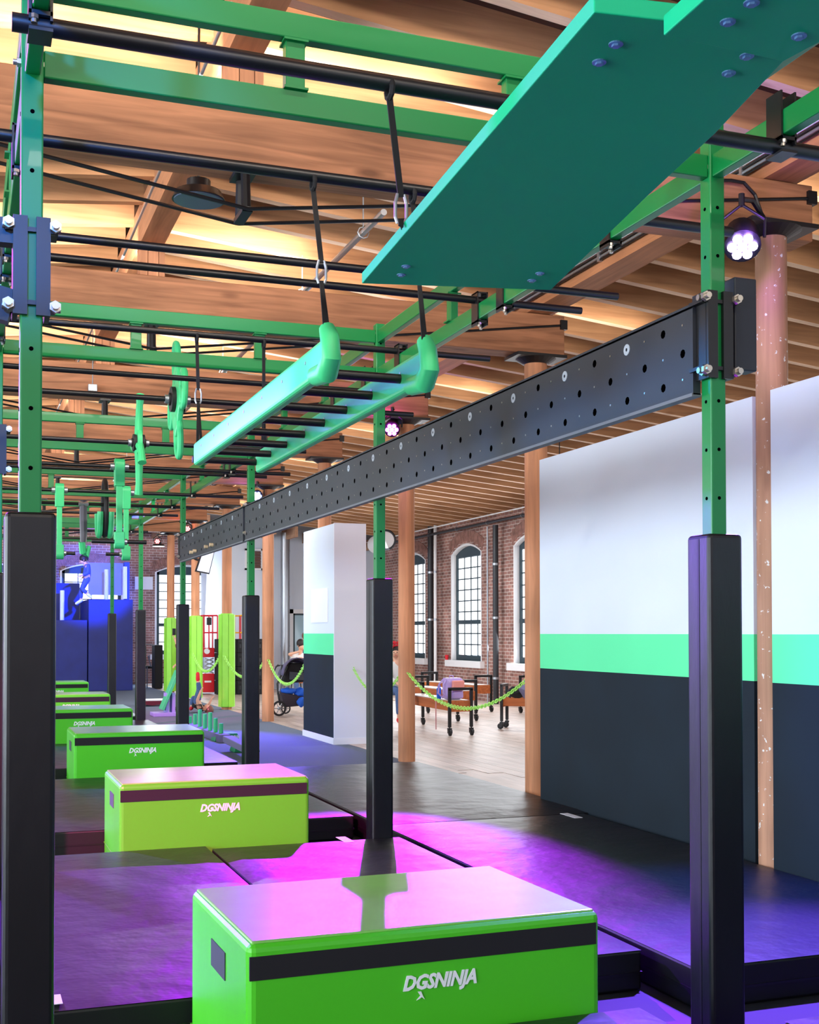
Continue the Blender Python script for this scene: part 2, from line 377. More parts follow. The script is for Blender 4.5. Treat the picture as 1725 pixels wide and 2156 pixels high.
# window builder (local: u across, v into the room = -y, z up), arched head
def arch_pts(w, zs, rise, n=12):
    R = (w*w/4+rise*rise)/(2*rise); cz = zs+rise-R; a = math.asin(w/2/R)
    return [(R*math.sin(-a+2*a*i/n), cz+R*math.cos(-a+2*a*i/n)) for i in range(n+1)]
def make_window(name, w=1.8, z0=.92, zs=3.5, rise=.20, cols=4, rws=9):
    o = bpy.data.objects.new(name, None); COL.objects.link(o); struct(o)
    ap = arch_pts(w, zs, rise)
    out = arch_pts(w+.10, zs, rise+.04)
    # white reveal, a band round the opening
    b = MB(); ap_i = arch_pts(w-.02, zs, rise-.01); inn = [(-w/2+.01, z0)]+ap_i+[(w/2-.01, z0)]; ou = [(-w/2-.05, z0)]+out+[(w/2+.05, z0)]
    vs = [(u, -.006, z) for u, z in inn]+[(u, -.006, z) for u, z in ou]+[(u, .20, z) for u, z in inn]
    n = len(inn); fs = [(i, i+1, n+i+1, n+i) for i in range(n-1)]+[(i, i+1, 2*n+i+1, 2*n+i) for i in range(n-1)]
    b.add(vs, fs); b.build('reveal', WHITE, o)
    b = MB(); b.box(-w/2-.2, -.12, z0-.16, w/2+.2, .2, z0); b.build('sill', WHITE, o, bevel=.01)
    # sash frame
    sw = .10; b = MB()
    zt = zs-.02
    b.box(-w/2, .11, z0, -w/2+sw, .19, zs+.06); b.box(w/2-sw, .11, z0, w/2, .19, zs+.06); b.box(-w/2, .11, z0, w/2, .19, z0+.12)
    b.box(-w/2, .105, z0+(zs-z0)*.36-.05, w/2, .195, z0+(zs-z0)*.36+.05)
    vs = [(u, .11, z) for u, z in ap]+[(u, .11, zt-.05) for u, z in ap]+[(u, .19, z) for u, z in ap]+[(u, .19, zt-.05) for u, z in ap]
    n = len(ap); fs = []
    for i in range(n-1): fs += [(i, i+1, n+i+1, n+i), (2*n+i, 2*n+i+1, 3*n+i+1, 3*n+i), (n+i, n+i+1, 3*n+i+1, 3*n+i)]
    b.add(vs, fs); b.build('sash', TEAL, o)
    b = MB(); iw = w-2*sw; ih = zt-.05-z0-.12
    for c in range(1, cols): u = -iw/2+iw*c/cols; b.box(u-.014, .125, z0+.1, u+.014, .17, zt)
    for r in range(1, rws): z = z0+.12+ih*r/rws; b.box(-iw/2, .125, z-.014, iw/2, .17, z+.014)
    b.build('glazing_bar', TEAL, o)
    b = MB(); cw, chh = iw/cols-.026, ih/rws-.026; b.box(-cw/2, .142, -chh/2, cw/2, .152, chh/2)
    p0 = b.build('pane', PANE, o, origin=(0, 0, 0)); first = True
    for c in range(cols):
        for r in range(rws):
            p = p0 if first else p0.copy()
            if not first: COL.objects.link(p); p.parent = o
            first = False
            p.location = (-iw/2+iw*(c+.5)/cols, 0, z0+.12+ih*(r+.5)/rws)
    return o
def wall_open(name, mt, wins, u0, u1, zt, w, z0, zs, rise, th=.4, n=12):
    """wall with arched openings; local u along x, thickness from y=0 to th"""
    b = MB(); cur = u0; zs_top = zs+rise
    for c in sorted(wins):
        b.box(cur, 0, 0, c-w/2, th, zt); b.box(c-w/2, 0, 0, c+w/2, th, z0)
        ap = arch_pts(w, zs, rise, n)
        for i in range(n):
            (a, za), (d, zd) = ap[i], ap[i+1]
            vs = [(c+a, 0, za), (c+d, 0, zd), (c+d, 0, zt), (c+a, 0, zt), (c+a, th, za), (c+d, th, zd), (c+d, th, zt), (c+a, th, zt)]
            b.add(vs, [(0, 1, 2, 3), (4, 7, 6, 5), (0, 4, 5, 1), (3, 2, 6, 7)])
        cur = c+w/2
    b.box(cur, 0, 0, u1, th, zt)
    return struct(b.build(name, mt))
# right exterior wall (local x = -Y world): faces -X
wy = [27.0+3.65*k for k in range(-7, 2)]
wr = wall_open('wall_exterior', BRKY, [-y for y in wy], -34.4, 3, 4.6, 1.8, .92, 3.5, .20)
wr.rotation_euler = (0, 0, -PI/2); wr.location = (11.4, 0, 0)
w0 = make_window('window_1')
for i, y in enumerate(wy):
    o = w0 if i == 0 else copy_tree(w0); o.name = 'window_%d' % (i+1)
    o.rotation_euler = (0, 0, -PI/2); o.location = (11.4, y, 0); struct(o)
# left exterior wall, out of the picture
wl = wall_open('wall_left', BRKY, [y for y in wy], -3, 38.9, 4.6, 1.8, .92, 3.5, .20)
wl.rotation_euler = (0, 0, PI/2); wl.location = (-8.4, 0, 0)
for i, y in enumerate(wy):
    o = copy_tree(w0); o.name = 'window_%d' % (i+12); o.rotation_euler = (0, 0, PI/2); o.location = (-8.4, y, 0)
# end wall, brick, with arched windows
we = wall_open('wall_back', BRKY, [3.75, 6.62, .7], -8.4, 7.9, 6.0, 1.8, .92, 3.5, .20); we.location = (0, 38.5, 0)
for i, xx in enumerate((3.75, 6.62, .7)):
    o = copy_tree(w0); o.name = 'window_%d' % (i+22); o.rotation_euler = (0, 0, 0); o.location = (xx, 38.5, 0)
b = MB(); b.box(-8.4, -3.2, -.1, 5.04, -3.0, 6); struct(b.build('wall_front', BRKY))
# arch courses of standing bricks over the windows
def arch_bricks(nm, mapf, par):
    ap = arch_pts(2.0, 3.56, .24, 30); ap2 = arch_pts(2.2, 3.78, .28, 30)
    for i in range(30):
        (a, za), (d, zd), (e, ze), (g, zg) = ap[i], ap[i+1], ap2[i], ap2[i+1]
        k = .06
        b = MB(); vs = [mapf(a+k*(d-a), y, za+k*(zd-za)) for y in (-.012, .01)]+[mapf(d-k*(d-a), y, zd) for y in (-.012, .01)]+[mapf(g-k*(g-e), y, zg) for y in (-.012, .01)]+[mapf(e+k*(g-e), y, ze) for y in (-.012, .01)]
        b.add(vs, [(0, 2, 4, 6), (1, 7, 5, 3), (0, 1, 3, 2), (2, 3, 5, 4), (4, 5, 7, 6), (6, 7, 1, 0)])
        b.build('brick', ARB, par)
ARB = mat('arch_brick', (150, 110, 100), .85, var=.35, vscale=7)
for c in (6.62, 3.75): arch_bricks('brick', lambda u, y, z, c=c: (u+c, y, z), we)
for y0 in (27.0, 23.35, 30.65): arch_bricks('brick', lambda u, y, z, c=y0: (-(c)+u, y, z), wr)

# white room in the far right corner
wx0 = 7.12
wroom = bpy.data.objects.new('wall_white_room', None); COL.objects.link(wroom); struct(wroom)
b = MB(); b.box(wx0, 34.0, 0, wx0+.12, 38.5, 4.72); b.box(wx0+.12, 34.0, 0, 8.95, 34.12, 4.6)
b.box(8.95, 34.0, 2.15, 10.2, 34.12, 4.55); b.box(10.2, 34, 0, 11.4, 34.12, 4.5); b.box(8.95, 34, 0, 10.2, 34.12, .25); b.build('wall_panel', WALLW, wroom)
b = MB(); b.box(8.95, 34.02, .25, 10.2, 34.06, 2.15); b.build('window_glass', GLASSB, wroom)
b = MB()
for a in ((8.83, 33.97, .13, 8.95, 34.0, 2.27), (10.2, 33.97, .13, 10.32, 34, 2.27), (8.83, 33.97, 2.15, 10.32, 34, 2.27), (8.83, 33.97, .13, 10.32, 34, .25)): b.box(*a)
b.build('window_casing', WHITE, wroom)
b = MB(); b.box(8.95, 33.99, .25, 9.0, 34.03, 2.15); b.box(8.95, 33.99, 2.10, 10.2, 34.03, 2.15); b.box(9.55, 33.99, .25, 9.6, 34.03, 2.15); b.build('window_mullion', TEAL, wroom)
vg = thing('vent_grille', 'brown louvred vent grille high on the white wall beyond the pegboard', 'vent', (7.7, 33.98, 3.4))
p0, p1 = at(516, 1200, 'Y', 33.97), at(553, 1156, 'Y', 33.97)
b = MB(); b.box(p0.x, 33.93, p0.z, p0.x+.05, 34, p1.z); b.box(p1.x-.05, 33.93, p0.z, p1.x, 34, p1.z); b.box(p0.x, 33.93, p0.z, p1.x, 34, p0.z+.05); b.box(p0.x, 33.93, p1.z-.05, p1.x, 34, p1.z); b.build('frame', WHITE, vg)
for i in range(6):
    z = p0.z+.07+(p1.z-p0.z-.12)*i/6; b = MB(); b.add([(p0.x+.05, 33.94, z), (p1.x-.05, 33.94, z), (p1.x-.05, 33.99, z+.07), (p0.x+.05, 33.99, z+.07), (p0.x+.05, 33.95, z-.01), (p1.x-.05, 33.95, z-.01), (p1.x-.05, 34.0, z+.06), (p0.x+.05, 34.0, z+.06)], [(0, 1, 2, 3), (7, 6, 5, 4), (0, 4, 5, 1), (3, 2, 6, 7), (0, 3, 7, 4), (1, 5, 6, 2)])
    b.build('louvre', mat('vent_brown', (120, 92, 84), .6) if i == 0 else MATS['vent_brown'], vg)
dp = thing('silver_duct', 'shiny silver duct running floor to roof beside the white wall', 'duct', (8.7, 33.6, 0))
b = MB(); b.cyl((8.62, 33.62, 0), (8.62, 33.62, 4.44), .13, 20); b.build('pipe', STEEL, dp, smooth=True)
for z in (1.2, 2.6, 3.9):
    b = MB(); b.cyl((8.62, 33.62, z), (8.62, 33.62, z+.04), .137, 20); b.build('seam_ring', STEEL, dp, smooth=True)

# ------------------------------------------------------------------ roof: deck, joists, ridge, beams, girders
ceil = bpy.data.objects.new('ceiling', None); COL.objects.link(ceil); struct(ceil)
b = MB()
for xa, xb in ((RX, 11.5), (-8.5, RX)):
    za, zb = jz(xa)+JH, jz(xb)+JH
    b.add([(xa, -3, za), (xb, -3, zb), (xb, 38.9, zb), (xa, 38.9, za), (xa, -3, za+.08), (xb, -3, zb+.08), (xb, 38.9, zb+.08), (xa, 38.9, za+.08)],
          [(0, 1, 2, 3), (4, 7, 6, 5), (0, 4, 5, 1), (1, 5, 6, 2), (2, 6, 7, 3), (3, 7, 4, 0)])
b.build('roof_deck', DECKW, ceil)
def slab(xa, xb, dy):
    za, zb = jz(xa), jz(xb); bb = MB()
    bb.add([(xa, 0, za), (xb, 0, zb), (xb, dy, zb), (xa, dy, za), (xa, 0, za+JH), (xb, 0, zb+JH), (xb, dy, zb+JH), (xa, dy, za+JH)],
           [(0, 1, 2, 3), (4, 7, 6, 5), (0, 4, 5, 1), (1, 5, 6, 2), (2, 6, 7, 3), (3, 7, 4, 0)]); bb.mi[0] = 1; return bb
jr = slab(RX+.10, 11.4, .085).build('joist', [JOISTW, JOISTLIT], ceil, origin=(0, 0, 0)); jl = slab(-8.4, RX-.10, .085).build('joist', [JOISTW, JOISTW], ceil, origin=(0, 0, 0))
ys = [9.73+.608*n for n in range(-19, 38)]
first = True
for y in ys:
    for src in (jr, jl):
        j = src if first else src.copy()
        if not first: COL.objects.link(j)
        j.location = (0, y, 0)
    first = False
# the last bay: joists run lengthwise
n = 0
xx = 1.9
jy = None
while xx < 11.2:
    if jy is None:
        b = MB(); b.box(0, 32.5, 0, .085, 38.5, JH); jy = b.build('joist', JOISTY, ceil, origin=(0, 0, 0)); j = jy
    else: j = jy.copy(); COL.objects.link(j)
    j.location = (xx, 0, jz(xx)-.30); xx += .61
b = MB(); b.box(RX-.10, -3, 4.95, RX+.0, 32.4, 5.30); b.box(RX+.0, -3, 4.95, RX+.10, 32.4, 5.30)
rb = tag(b.build('ridge_beam', GIRDW), 'long ridge beam running away under the peak of the roof', 'beam')
HX = 5.2
ORD = ['nearest', 'second', 'third', 'fourth', 'fifth', 'sixth', 'seventh', 'eighth', 'farthest']
YC = [6.92+3.6507*k for k in range(8)]
for k, y in enumerate([3.27]+YC):
    lb = ('heavy timber tie beam just above the frame, hidden ahead of the near posts' if k == 0 else
          '%s heavy timber tie beam crossing the room on the round columns' % ORD[k-1])
    t = thing('tie_beam', lb, 'beam', (RX, y, 4.27), group='timber tie beams')
    b = MB(); b.box(-2.4, y-.125, 4.27, 5.45, y+.125, 4.655); b.build('beam', BEAMW, t, bevel=.008)
    for x0, x1 in ((RX-.11, RX-.045), (RX-.04, RX+.045), (RX+.05, RX+.10)):
        b = MB(); b.box(x0, y-.09, 4.655, x1, y+.09, 4.95 if k else 4.95); b.build('king_post', COLW, t)
    # steel strut and tension rods under the beam
    b = MB(); b.cyl((RX, y-.06, 4.27), (RX, y-.09, 4.03), .028, 8); b.cyl((RX, y+.06, 4.27), (RX, y+.09, 4.03), .028, 8); b.box(RX-.06, y-.1, 4.245, RX+.06, y+.1, 4.27); b.box(RX-.03, y-.12, 4.01, RX+.03, y+.12, 4.04); b.build('strut', BLACKST, t)
    for dy in (-.135, .135):
        for xe in (5.42, -2.38):
            b = MB(); b.cyl((RX, y+dy, 4.02), (xe, y+dy, 4.56), .011, 6); b.build('tension_rod', BLACKST, t)
    b = MB(); b.box(5.40, y-.15, 4.52, 5.47, y+.15, 4.61); b.build('rod_bracket', BLACKST, t)
b = MB(); b.box(5.06, -3, 4.66, 5.30, 32.7, 4.868); gd = b.build('side_girder', GIRDW); tag(gd, 'long timber girder over the ends of the tie beams, right of the frame', 'beam')
b = MB(); b.box(5.30, -3, 4.72, 5.44, 32.7, 4.77); b.build('ledger', GIRDW, gd)
b = MB(); b.box(-2.3, -3, 4.66, -2.06, 32.7, 4.868); tag(b.build('side_girder', GIRDW), 'long timber girder over the left ends of the tie beams, outside the view', 'beam')
cb = thing('cable_run', 'bundle of grey conduits and black cables clipped along the side girder', 'cable', (5.0, 6, 4.7))
for i, (dz, r, mt) in enumerate(((.20, .012, WHITE), (.17, .009, BLACKST), (.145, .012, STEEL), (.12, .008, BLACKST))):
    b = MB(); b.cyl((5.035, -2, 4.62+dz), (5.035, 32, 4.62+dz), r, 6); b.build('conduit', mt, cb)
for i in range(30):
    b = MB(); b.box(5.02, 2+i*1.0, 4.73, 5.06, 2.03+i*1.0, 4.84); b.build('clip', STEEL, cb)

# round columns
col_lab = ['thick round timber column half sunk in the wall slot, with white paint spots', 'round timber column at the open end of the banded wall',
           'round timber column between the gym mats and the timber benches', 'slim round timber column seen against the white pillar wall',
           'reddish round timber column beside the pushchair', 'pink-lit round timber column rising from a lime pad, nearest of the padded three',
           'round timber column behind the television, wrapped in a lime pad', 'farthest round timber column, wrapped in a lime pad']
R_C = [.107, .115, .106, .106, .108, .106, .104, .104]
for k, y in enumerate(YC):
    zb = 0; HX = 5.2
    if k == 0: HX, y = 4.995, 6.65
    t = thing('round_column', col_lab[k], 'column', (HX, y, zb), group='round timber columns')
    b = MB(); b.cone((HX, y, zb), (HX, y, 4.215), R_C[k], R_C[k]*.95, 28); b.build('shaft', COLP if k == 0 else COLW, t, smooth=True)
    b = MB(); b.cone((HX, y, 4.19), (HX, y, 4.24), R_C[k]*1.05, .2, 24); b.box(HX-.26, y-.16, 4.24, HX+.26, y+.16, 4.27); b.build('cap_plate', BLACKST, t)
    if k >= 5:
        n = 8; rr = .175
        for i in range(n):
            a0, a1 = 2*PI*(i+.03)/n, 2*PI*(i+.97)/n
            b = MB(); vs = [(HX+q*math.cos(a), y+q*math.sin(a), z) for z in (.06, 1.98) for a in (a0, a1) for q in (.125, rr)]
            b.add(vs, [(0, 2, 3, 1), (4, 5, 7, 6), (0, 1, 5, 4), (2, 6, 7, 3), (0, 4, 6, 2), (1, 3, 7, 5)]); b.build('pad_panel', PADG, t)
        b = MB(); b.cyl((HX, y, .05), (HX, y, 2.0), .13, 16); b.build('pad_core', PADG, t)
HX = 5.2
# left-hand columns, out of the picture
for k in range(-1, 8):
    y = 6.92+3.6507*k
    b = MB(); b.cone((-2.16, y, -.1), (-2.16, y, 4.25), .14, .133, 20); tag(b.build('round_column', COLW, smooth=True), 'round timber column of the left row, out of the view', 'column', 'left columns')

# stage lamps on the columns
def stage_lamp(x, y, z, aim, lens, label, s=1.0):
    t = thing('stage_lamp', label, 'lamp', (x, y, z), world=False, group='coloured stage lamps')
    d = (Vector(aim)-Vector((x, y, z))).normalized()
    b = MB(); b.tube([d*-.13*s, d*-.08*s, d*.06*s, d*.075*s], [.05*s, .085*s, .10*s, .10*s], 18); b.build('housing', BLACKST, t, smooth=True)
    b = MB(); rt = d.cross(Vector((0, 0, 1))).normalized(); u = rt.cross(d)
    for i in range(7):
        c = d*.078*s + (Vector((0, 0, 0)) if i == 6 else (rt*math.cos(i*PI/3)+u*math.sin(i*PI/3))*.055*s)
        b.cyl(c, c+d*.012, .026*s, 10)
    b.build('lens', lens, t)
    b = MB(); b.tube([rt*.12*s, rt*.125*s+Vector((0, 0, .1*s)), Vector((0, 0, .19*s)), rt*-.125*s+Vector((0, 0, .1*s)), rt*-.12*s], .011, 6); b.cyl((0, 0, .18*s), (0, 0, .25*s), .02, 8)
    b.tube([(0, 0, .22*s), (.12, .05, .24*s), (.30, .16, .20)], .018, 6); b.build('yoke', BLACKST, t)
    return t
stage_lamp(4.64, 6.47, 4.10, (3.2, 4.2, 1), LV, 'glaring violet-white stage lamp on the thick column at the right', 1.15)
stage_lamp(4.97, 14.1, 4.13, (2.3, 7.6, .1), LM, 'magenta stage lamp on the column behind the ladder', 1.0)
stage_lamp(4.97, 21.4, 4.07, (2.5, 12, 1), LB, 'blue-white stage lamp where the pegboard meets the third right post', 1.0)
stage_lamp(5.0, 28.8, 4.06, (1, 2, 3.2), LR, 'small red stage lamp at the far end of the pegboard', .8)
stage_lamp(4.80, 32.2, 4.0, (3.5, 20, 3), LR, 'small black lamp with a dim red lens under the last beam', .8)
b = MB(); pts = [(4.9, 6.78, 4.36), (5.1, 6.74, 4.5), (5.02, 6.72, 4.7), (4.8, 6.7, 4.78), (4.6, 6.7, 4.72)]
c0 = [at(px, py, 'Y', 6.75) for px, py in ((1598, 500), (1604, 450), (1590, 410), (1567, 385), (1540, 380), (1512, 380))]
tag(MB().tube(c0, .012, 6).build('lamp_cable', BLACKST), 'black cable looping from the rafters down to the violet lamp', 'cable')
# high-bay discs
def disc_lamp(p, label, r=.17, up=False):
    t = thing('high_bay_lamp', label, 'lamp', p, world=False, group='round high-bay lamps')
    b = MB(); b.cone((0, 0, .0), (0, 0, .05), r, r*.86, 28); b.cyl((0, 0, .05), (0, 0, .12), r*.45, 14); b.build('housing', BLACKST, t, smooth=True)
    b = MB(); b.cyl((0, 0, -.006), (0, 0, 0), r*.93, 28); b.build('diffuser', MATS['lamp_grey'] if up else MATS['lamp_white'], t)
    b = MB(); b.cyl((0, 0, .12), (0, 0, jz(p[0])-p[2]+.1), .008, 6); b.build('hanger', BLACKST, t)
mat('lamp_grey', (84, 92, 110), .35); mat('lamp_white', (235, 240, 250), .3, emit=(.9, .95, 1), strength=1.2)
disc_lamp((1.33, 7.3, 4.22), 'round dark disc lamp hanging just past the nearest tie beam', .16, True)
disc_lamp((8.72, 16.9, 4.2), 'round disc lamp hanging above the white banded wall', .22)
disc_lamp(tuple(at(334, 1150, 'Y', 33)), 'small round lamp beyond the far end of the pegboard', .17)

# sprinkler pipes along the room
def long_pipe(name, label, x, z, y0, y1, r, mt, hang=None):
    t = thing(name, label, 'pipe', (x, y0, z))
    b = MB(); b.cyl((x, y0, z), (x, y1, z), r, 10); b.build('pipe', mt, t, smooth=True)
    if hang:
        y = y0+.5
        while y < y1:
            b = MB(); b.cyl((x, y, z), (x, y, jz(x)), .006, 5); b.tube([(x+.045*math.cos(a), y, z+.045*math.sin(a)) for a in [i*PI/4 for i in range(8)]], .006, 5, True); b.build('hanger', STEEL, t); y += hang
    return t
long_pipe('sprinkler_pipe', 'grey sprinkler pipe on thin hangers running away above the ladder', 2.95, 4.75, 8.55, 33, .025, STEEL, 1.83)
long_pipe('thin_conduit', 'thin steel conduit running away beside the ridge beam', 1.3, 4.88, 6.2, 33, .011, STEEL)
long_pipe('wall_conduit', 'dark conduit running along the top of the window wall', 11.15, 4.08, 10, 34, .035, DARKPIPE, 1.83)
long_pipe('wall_conduit', 'thin white conduit along the window wall, above the dark one', 10.95, 4.2, 10, 34, .015, WHITE)

# ------------------------------------------------------------------ mats
def matt(x0, y0, x1, y1, label, zt=.104, th=.2, cat='mat'):
    t = thing('crash_mat', label, cat, ((x0+x1)/2, (y0+y1)/2, zt-th), group='black crash mats')
    nx, ny = 14, 22; b = MB(); vs = []
    for j in range(ny+1):
        for i in range(nx+1):
            u, v = i/nx, j/ny
            e = min(u, 1-u)*(x1-x0); f = min(v, 1-v)*(y1-y0); q = min(e, f)
            z = zt - (.012 if q < .001 else 0) + (.004*math.sin(x0*3+u*7+v*5) + random.uniform(-.002, .002) if q > .02 else 0)
            vs.append((x0+u*(x1-x0), y0+v*(y1-y0), z))
    fs = [(j*(nx+1)+i, j*(nx+1)+i+1, (j+1)*(nx+1)+i+1, (j+1)*(nx+1)+i) for j in range(ny) for i in range(nx)]
    b.add(vs, fs); b.build('top_cover', MATV, t, smooth=True)
    b = MB(); b.box(x0, y0, zt-th, x1, y1, zt-.013); b.build('side_cover', MATS2, t, bevel=.012)
    b = MB(); b.box(x0-.004, y0-.004, zt-th*.62, x1+.004, y1+.004, zt-th*.56); b.build('zip_seam', BLACKST, t)
    return t
TR = [4.05, 8.60, 13.06, 17.2, 21.36, 26.6]       # fronts of the trenches that hold the boxes
YPM = [8.557, 12.849, 17.141, 21.433, 25.725]
ends = [(5.06, 8.585), (9.57, 13.04), (14.04, 17.18), (18.18, 21.18), (22.36, 26.55)]
names = ['first', 'second', 'third', 'fourth', 'fifth']
for i, (a, c) in enumerate(ends):
    matt(.31, a, 1.622, c, 'black crash mat, left one of the pair behind the %s lime box' % names[i])
    matt(1.645, a, 3.035, YPM[i]-.095, 'black crash mat, right one of the pair behind the %s lime box' % names[i])
matt(-1.4, 5.06, .10, 8.58, 'black crash mat left of the left posts, near row')
matt(-1.4, 9.6, .10, 13.0, 'black crash mat left of the left posts, next row')
matt(3.10, 4.70, 4.86, 9.02, 'large black mat along the banded wall, nearer one, lit blue')
matt(3.10, 9.04, 5.0, 13.30, 'large black mat along the banded wall, farther one past its end')
matt(1.3, .5, 2.40, 4.02, 'black crash mat in the bottom right corner, right of the nearest lime box', .2, .3)
matt(-.4, .5, 1.28, 3.7, 'black crash mat before the nearest lime box, below the frame', .1, .2)
matt(3.0, .5, 4.86, 3.95, 'large black mat right of the near padded post, at the bottom edge', .104, .2)
lb = mat('white_label', (228, 230, 236), .5)
for i, (p, w_, d_) in enumerate((((2.60, 8.30), .035, .22), ((4.66, 8.72), .035, .26), ((.36, 5.10), .03, .13))):
    tag(MB().box(p[0]-w_, p[1], .108, p[0]+w_, p[1]+d_, .111).build('care_label', lb), ['white care label on the mat at the foot of the second right post', 'white care label on the blue-lit mat near the banded wall', 'white care label on the mat beside the near left padded post'][i], 'label')

# ------------------------------------------------------------------ logo text
def text_mesh(txt, size, name, shear=.25, bold=.02):
    cu = bpy.data.curves.new(name, 'FONT'); cu.body = txt; cu.size = size; cu.shear = shear; cu.extrude = .002; cu.offset = bold*size
    cu.align_x = 'CENTER'; cu.align_y = 'CENTER'; cu.space_character = .98; cu.resolution_u = 2
    o = bpy.data.objects.new(name, cu); COL.objects.link(o)
    dg = bpy.context.evaluated_depsgraph_get(); dg.update(); me = bpy.data.meshes.new_from_object(o.evaluated_get(dg))
    bpy.data.objects.remove(o); return me
LOGOME = text_mesh('DGSNINJA', .10, 'logo', .3, .035); LOGOME.materials.clear(); LOGOME.materials.append(LOGO)
xs = [v.co.x for v in LOGOME.vertices]; ys_ = [v.co.y for v in LOGOME.vertices]
sx = .285/(max(xs)-min(xs)); sy = .070/(max(ys_)-min(ys_))
# block serif strokes of the wide lettering, and the little leaping figure under the G
for v in LOGOME.vertices: v.co.x *= sx; v.co.y *= sy

# ------------------------------------------------------------------ lime vault boxes
BH = .65
def make_box():
    t = thing('vault_box', 'x', 'box', (0, 0, 0), group='lime vault boxes', world=False)
    Lx, Dy = 1.36, .955
    b = MB(); b.box(0, .0, 0, Lx, Dy, BH-.004); b.build('body', BOXG, t, bevel=.028, seg=3)
    b = MB(); b.box(.018, .018, BH-.012, Lx-.018, Dy-.018, BH+.002); b.build('top_cover', BOXT, t, bevel=.006)
    b = MB(); b.box(.006, -.004, BH-.125, Lx-.02, .004, BH-.045); b.build('hook_strip', STRIP, t)
    b = MB()
    b.box(-.004, .33, BH-.21, .004, .56, BH-.11); b.build('handle_slot', mat('handle_grey', (54, 62, 72), .7) if 'handle_grey' not in MATS else MATS['handle_grey'], t)
    b = MB(); b.box(-.003, .0, .10, .004, Dy, .105); b.build('side_seam', mat('lime_seam', (84, 170, 30), .6), t)
    lg = bpy.data.objects.new('logo', LOGOME); COL.objects.link(lg); lg.parent = t; lg.location = (.70, -.003, .455); lg.rotation_euler = (PI/2, 0, 0)
    b = MB(); b.prism([(-.085, -.03), (-.075, -.045), (-.09, -.06), (-.078, -.056), (-.07, -.05), (-.058, -.06), (-.066, -.045), (-.072, -.03)], -.001, .002, 'Z'); f = b.build('logo_figure', LOGO, t, origin=(0, 0, 0)); f.location = lg.location; f.rotation_euler = (PI/2, 0, 0)
    return t
bx = make_box()
spots = [(.90, 4.05), (1.03, 8.60), (1.10, 13.06), (.88, 17.2), (1.04, 21.36), (1.19, 26.75)]
labs = ['large lime vault box nearest the camera, cut by the bottom edge', 'second lime vault box, olive front with a pinkish top', 'third lime vault box, bright green front', 'fourth lime vault box, half hidden behind the left padded post', 'fifth lime vault box, olive front, before the farthest one', 'farthest lime vault box, only its right end showing']
for i, (x, y) in enumerate(spots):
    o = bx if i == 0 else copy_tree(bx)
    o.location = (x, y+.005, -.099); o['label'] = labs[i]
    o.rotation_euler = (0, 0, (.022, 0, 0, 0, 0, 0)[i])
bx.location.x = .91; bx.location.y = 4.05

# ------------------------------------------------------------------ the frame: posts, trusses, bars
XR, XL, Y1, BS = 2.914, .2115, 4.265, 4.292
YP = [Y1+BS*k for k in range(6)]
BOLTM = MB().cyl((0, 0, 0), (0, 0, .5), 1.3*.014/.03, 6).cyl((0, 0, .5), (0, 0, 1), .8*.014/.03, 10).build('bolt', ZINC)
bm_ = BOLTM.data; bpy.data.objects.remove(BOLTM)
def put_bolt(par, p, d, l=.03, nm='bolt'):
    o = bpy.data.objects.new(nm, bm_); COL.objects.link(o); o.parent = par; o.location = Vector(p)-par.location
    o.rotation_euler = Vector(d).to_track_quat('Z', 'Y').to_euler(); o.scale = (l, l, l); return o
def bolt(b, p, d, r=.014, l=.03):
    p = Vector(p); d = Vector(d); b.cyl(p, p+d*l*.5, r*1.3, 10); b.cyl(p+d*l*.5, p+d*l, r*.8, 8)
def post(x, y, label, bracket=None, base=-.10):
    t = thing('rig_post', label, 'post', (x, y, base), group='green frame posts')
    b = MB(); b.box(x-.036, y-.036, base, x+.036, y+.036, 3.90); b.build('post_tube', GREEN, t, bevel=.006)
    pb = .105 if (abs(y-YP[1]) < .1) else base
    b = MB()
    b.box(x-.082, y-.082, base, x+.082, y+.082, 2.0); pd = b.build('pad', VINYL, t, bevel=.018, seg=3)
    b = MB(); b.box(x-.0835, y-.012, base+.02, x-.081, y+.002, 1.98); b.build('pad_seam', MATS2, t)
    b = MB(); z = 2.15
    while z < 3.85:
        if not (bracket and 2.66 < z < 3.0):
            b.cyl((x, y-.0375, z), (x, y-.035, z), .0075, 10); b.cyl((x-.0375, y, z), (x-.035, y, z), .0075, 10)
        z += .2
    b.build('hole_row', HOLE, t)['kind'] = 'stuff'
    for z in (3.52, 3.83):
        for s in (-1, 1): put_bolt(t, (x+s*.036, y-.01, z), (s, 0, 0), .026)
    if bracket:
        z0, z1 = bracket
        b = MB(); b.box(x-.06, y-.055, z0, x-.014, y-.037, z1); b.box(x+.014, y-.055, z0, x+.06, y-.037, z1)
        b.box(x-.085, y-.05, z1-.05, x+.085, y+.05, z1-.035); b.box(x-.085, y-.05, z0+.035, x+.085, y+.05, z0+.05)
        b.box(x-.06, y-.04, z0, x-.044, y+.06, z1); b.box(x+.044, y-.04, z0, x+.06, y+.06, z1); b.build('clamp_bracket', BLACKST, t)
        for z in (z0+.03, z1-.03):
            for s in (-1, 1): put_bolt(t, (x+s*.075, y-.052, z), (0, -1, 0), .034); put_bolt(t, (x+s*.06, y-.03, z), (s, 0, 0), .034)
    return t
rl = ['near right green post with a padded base, in front of the banded wall', 'second green post on the right side, rising past the pegboard', 'third green post on the right side, clamped to the pegboard',
      'fourth green post on the right side, at the far end of the pegboard', 'fifth green post on the right side, dark padded base', 'farthest green post, with a blue-lit padded base']
for k, y in enumerate(YP):
    post(XR, y, rl[k], (2.64, 3.0) if k in (0, 2, 3) else None, base=-.10)
post(XL, Y1, 'near left green post with a padded base at the left edge', (2.66, 2.99))
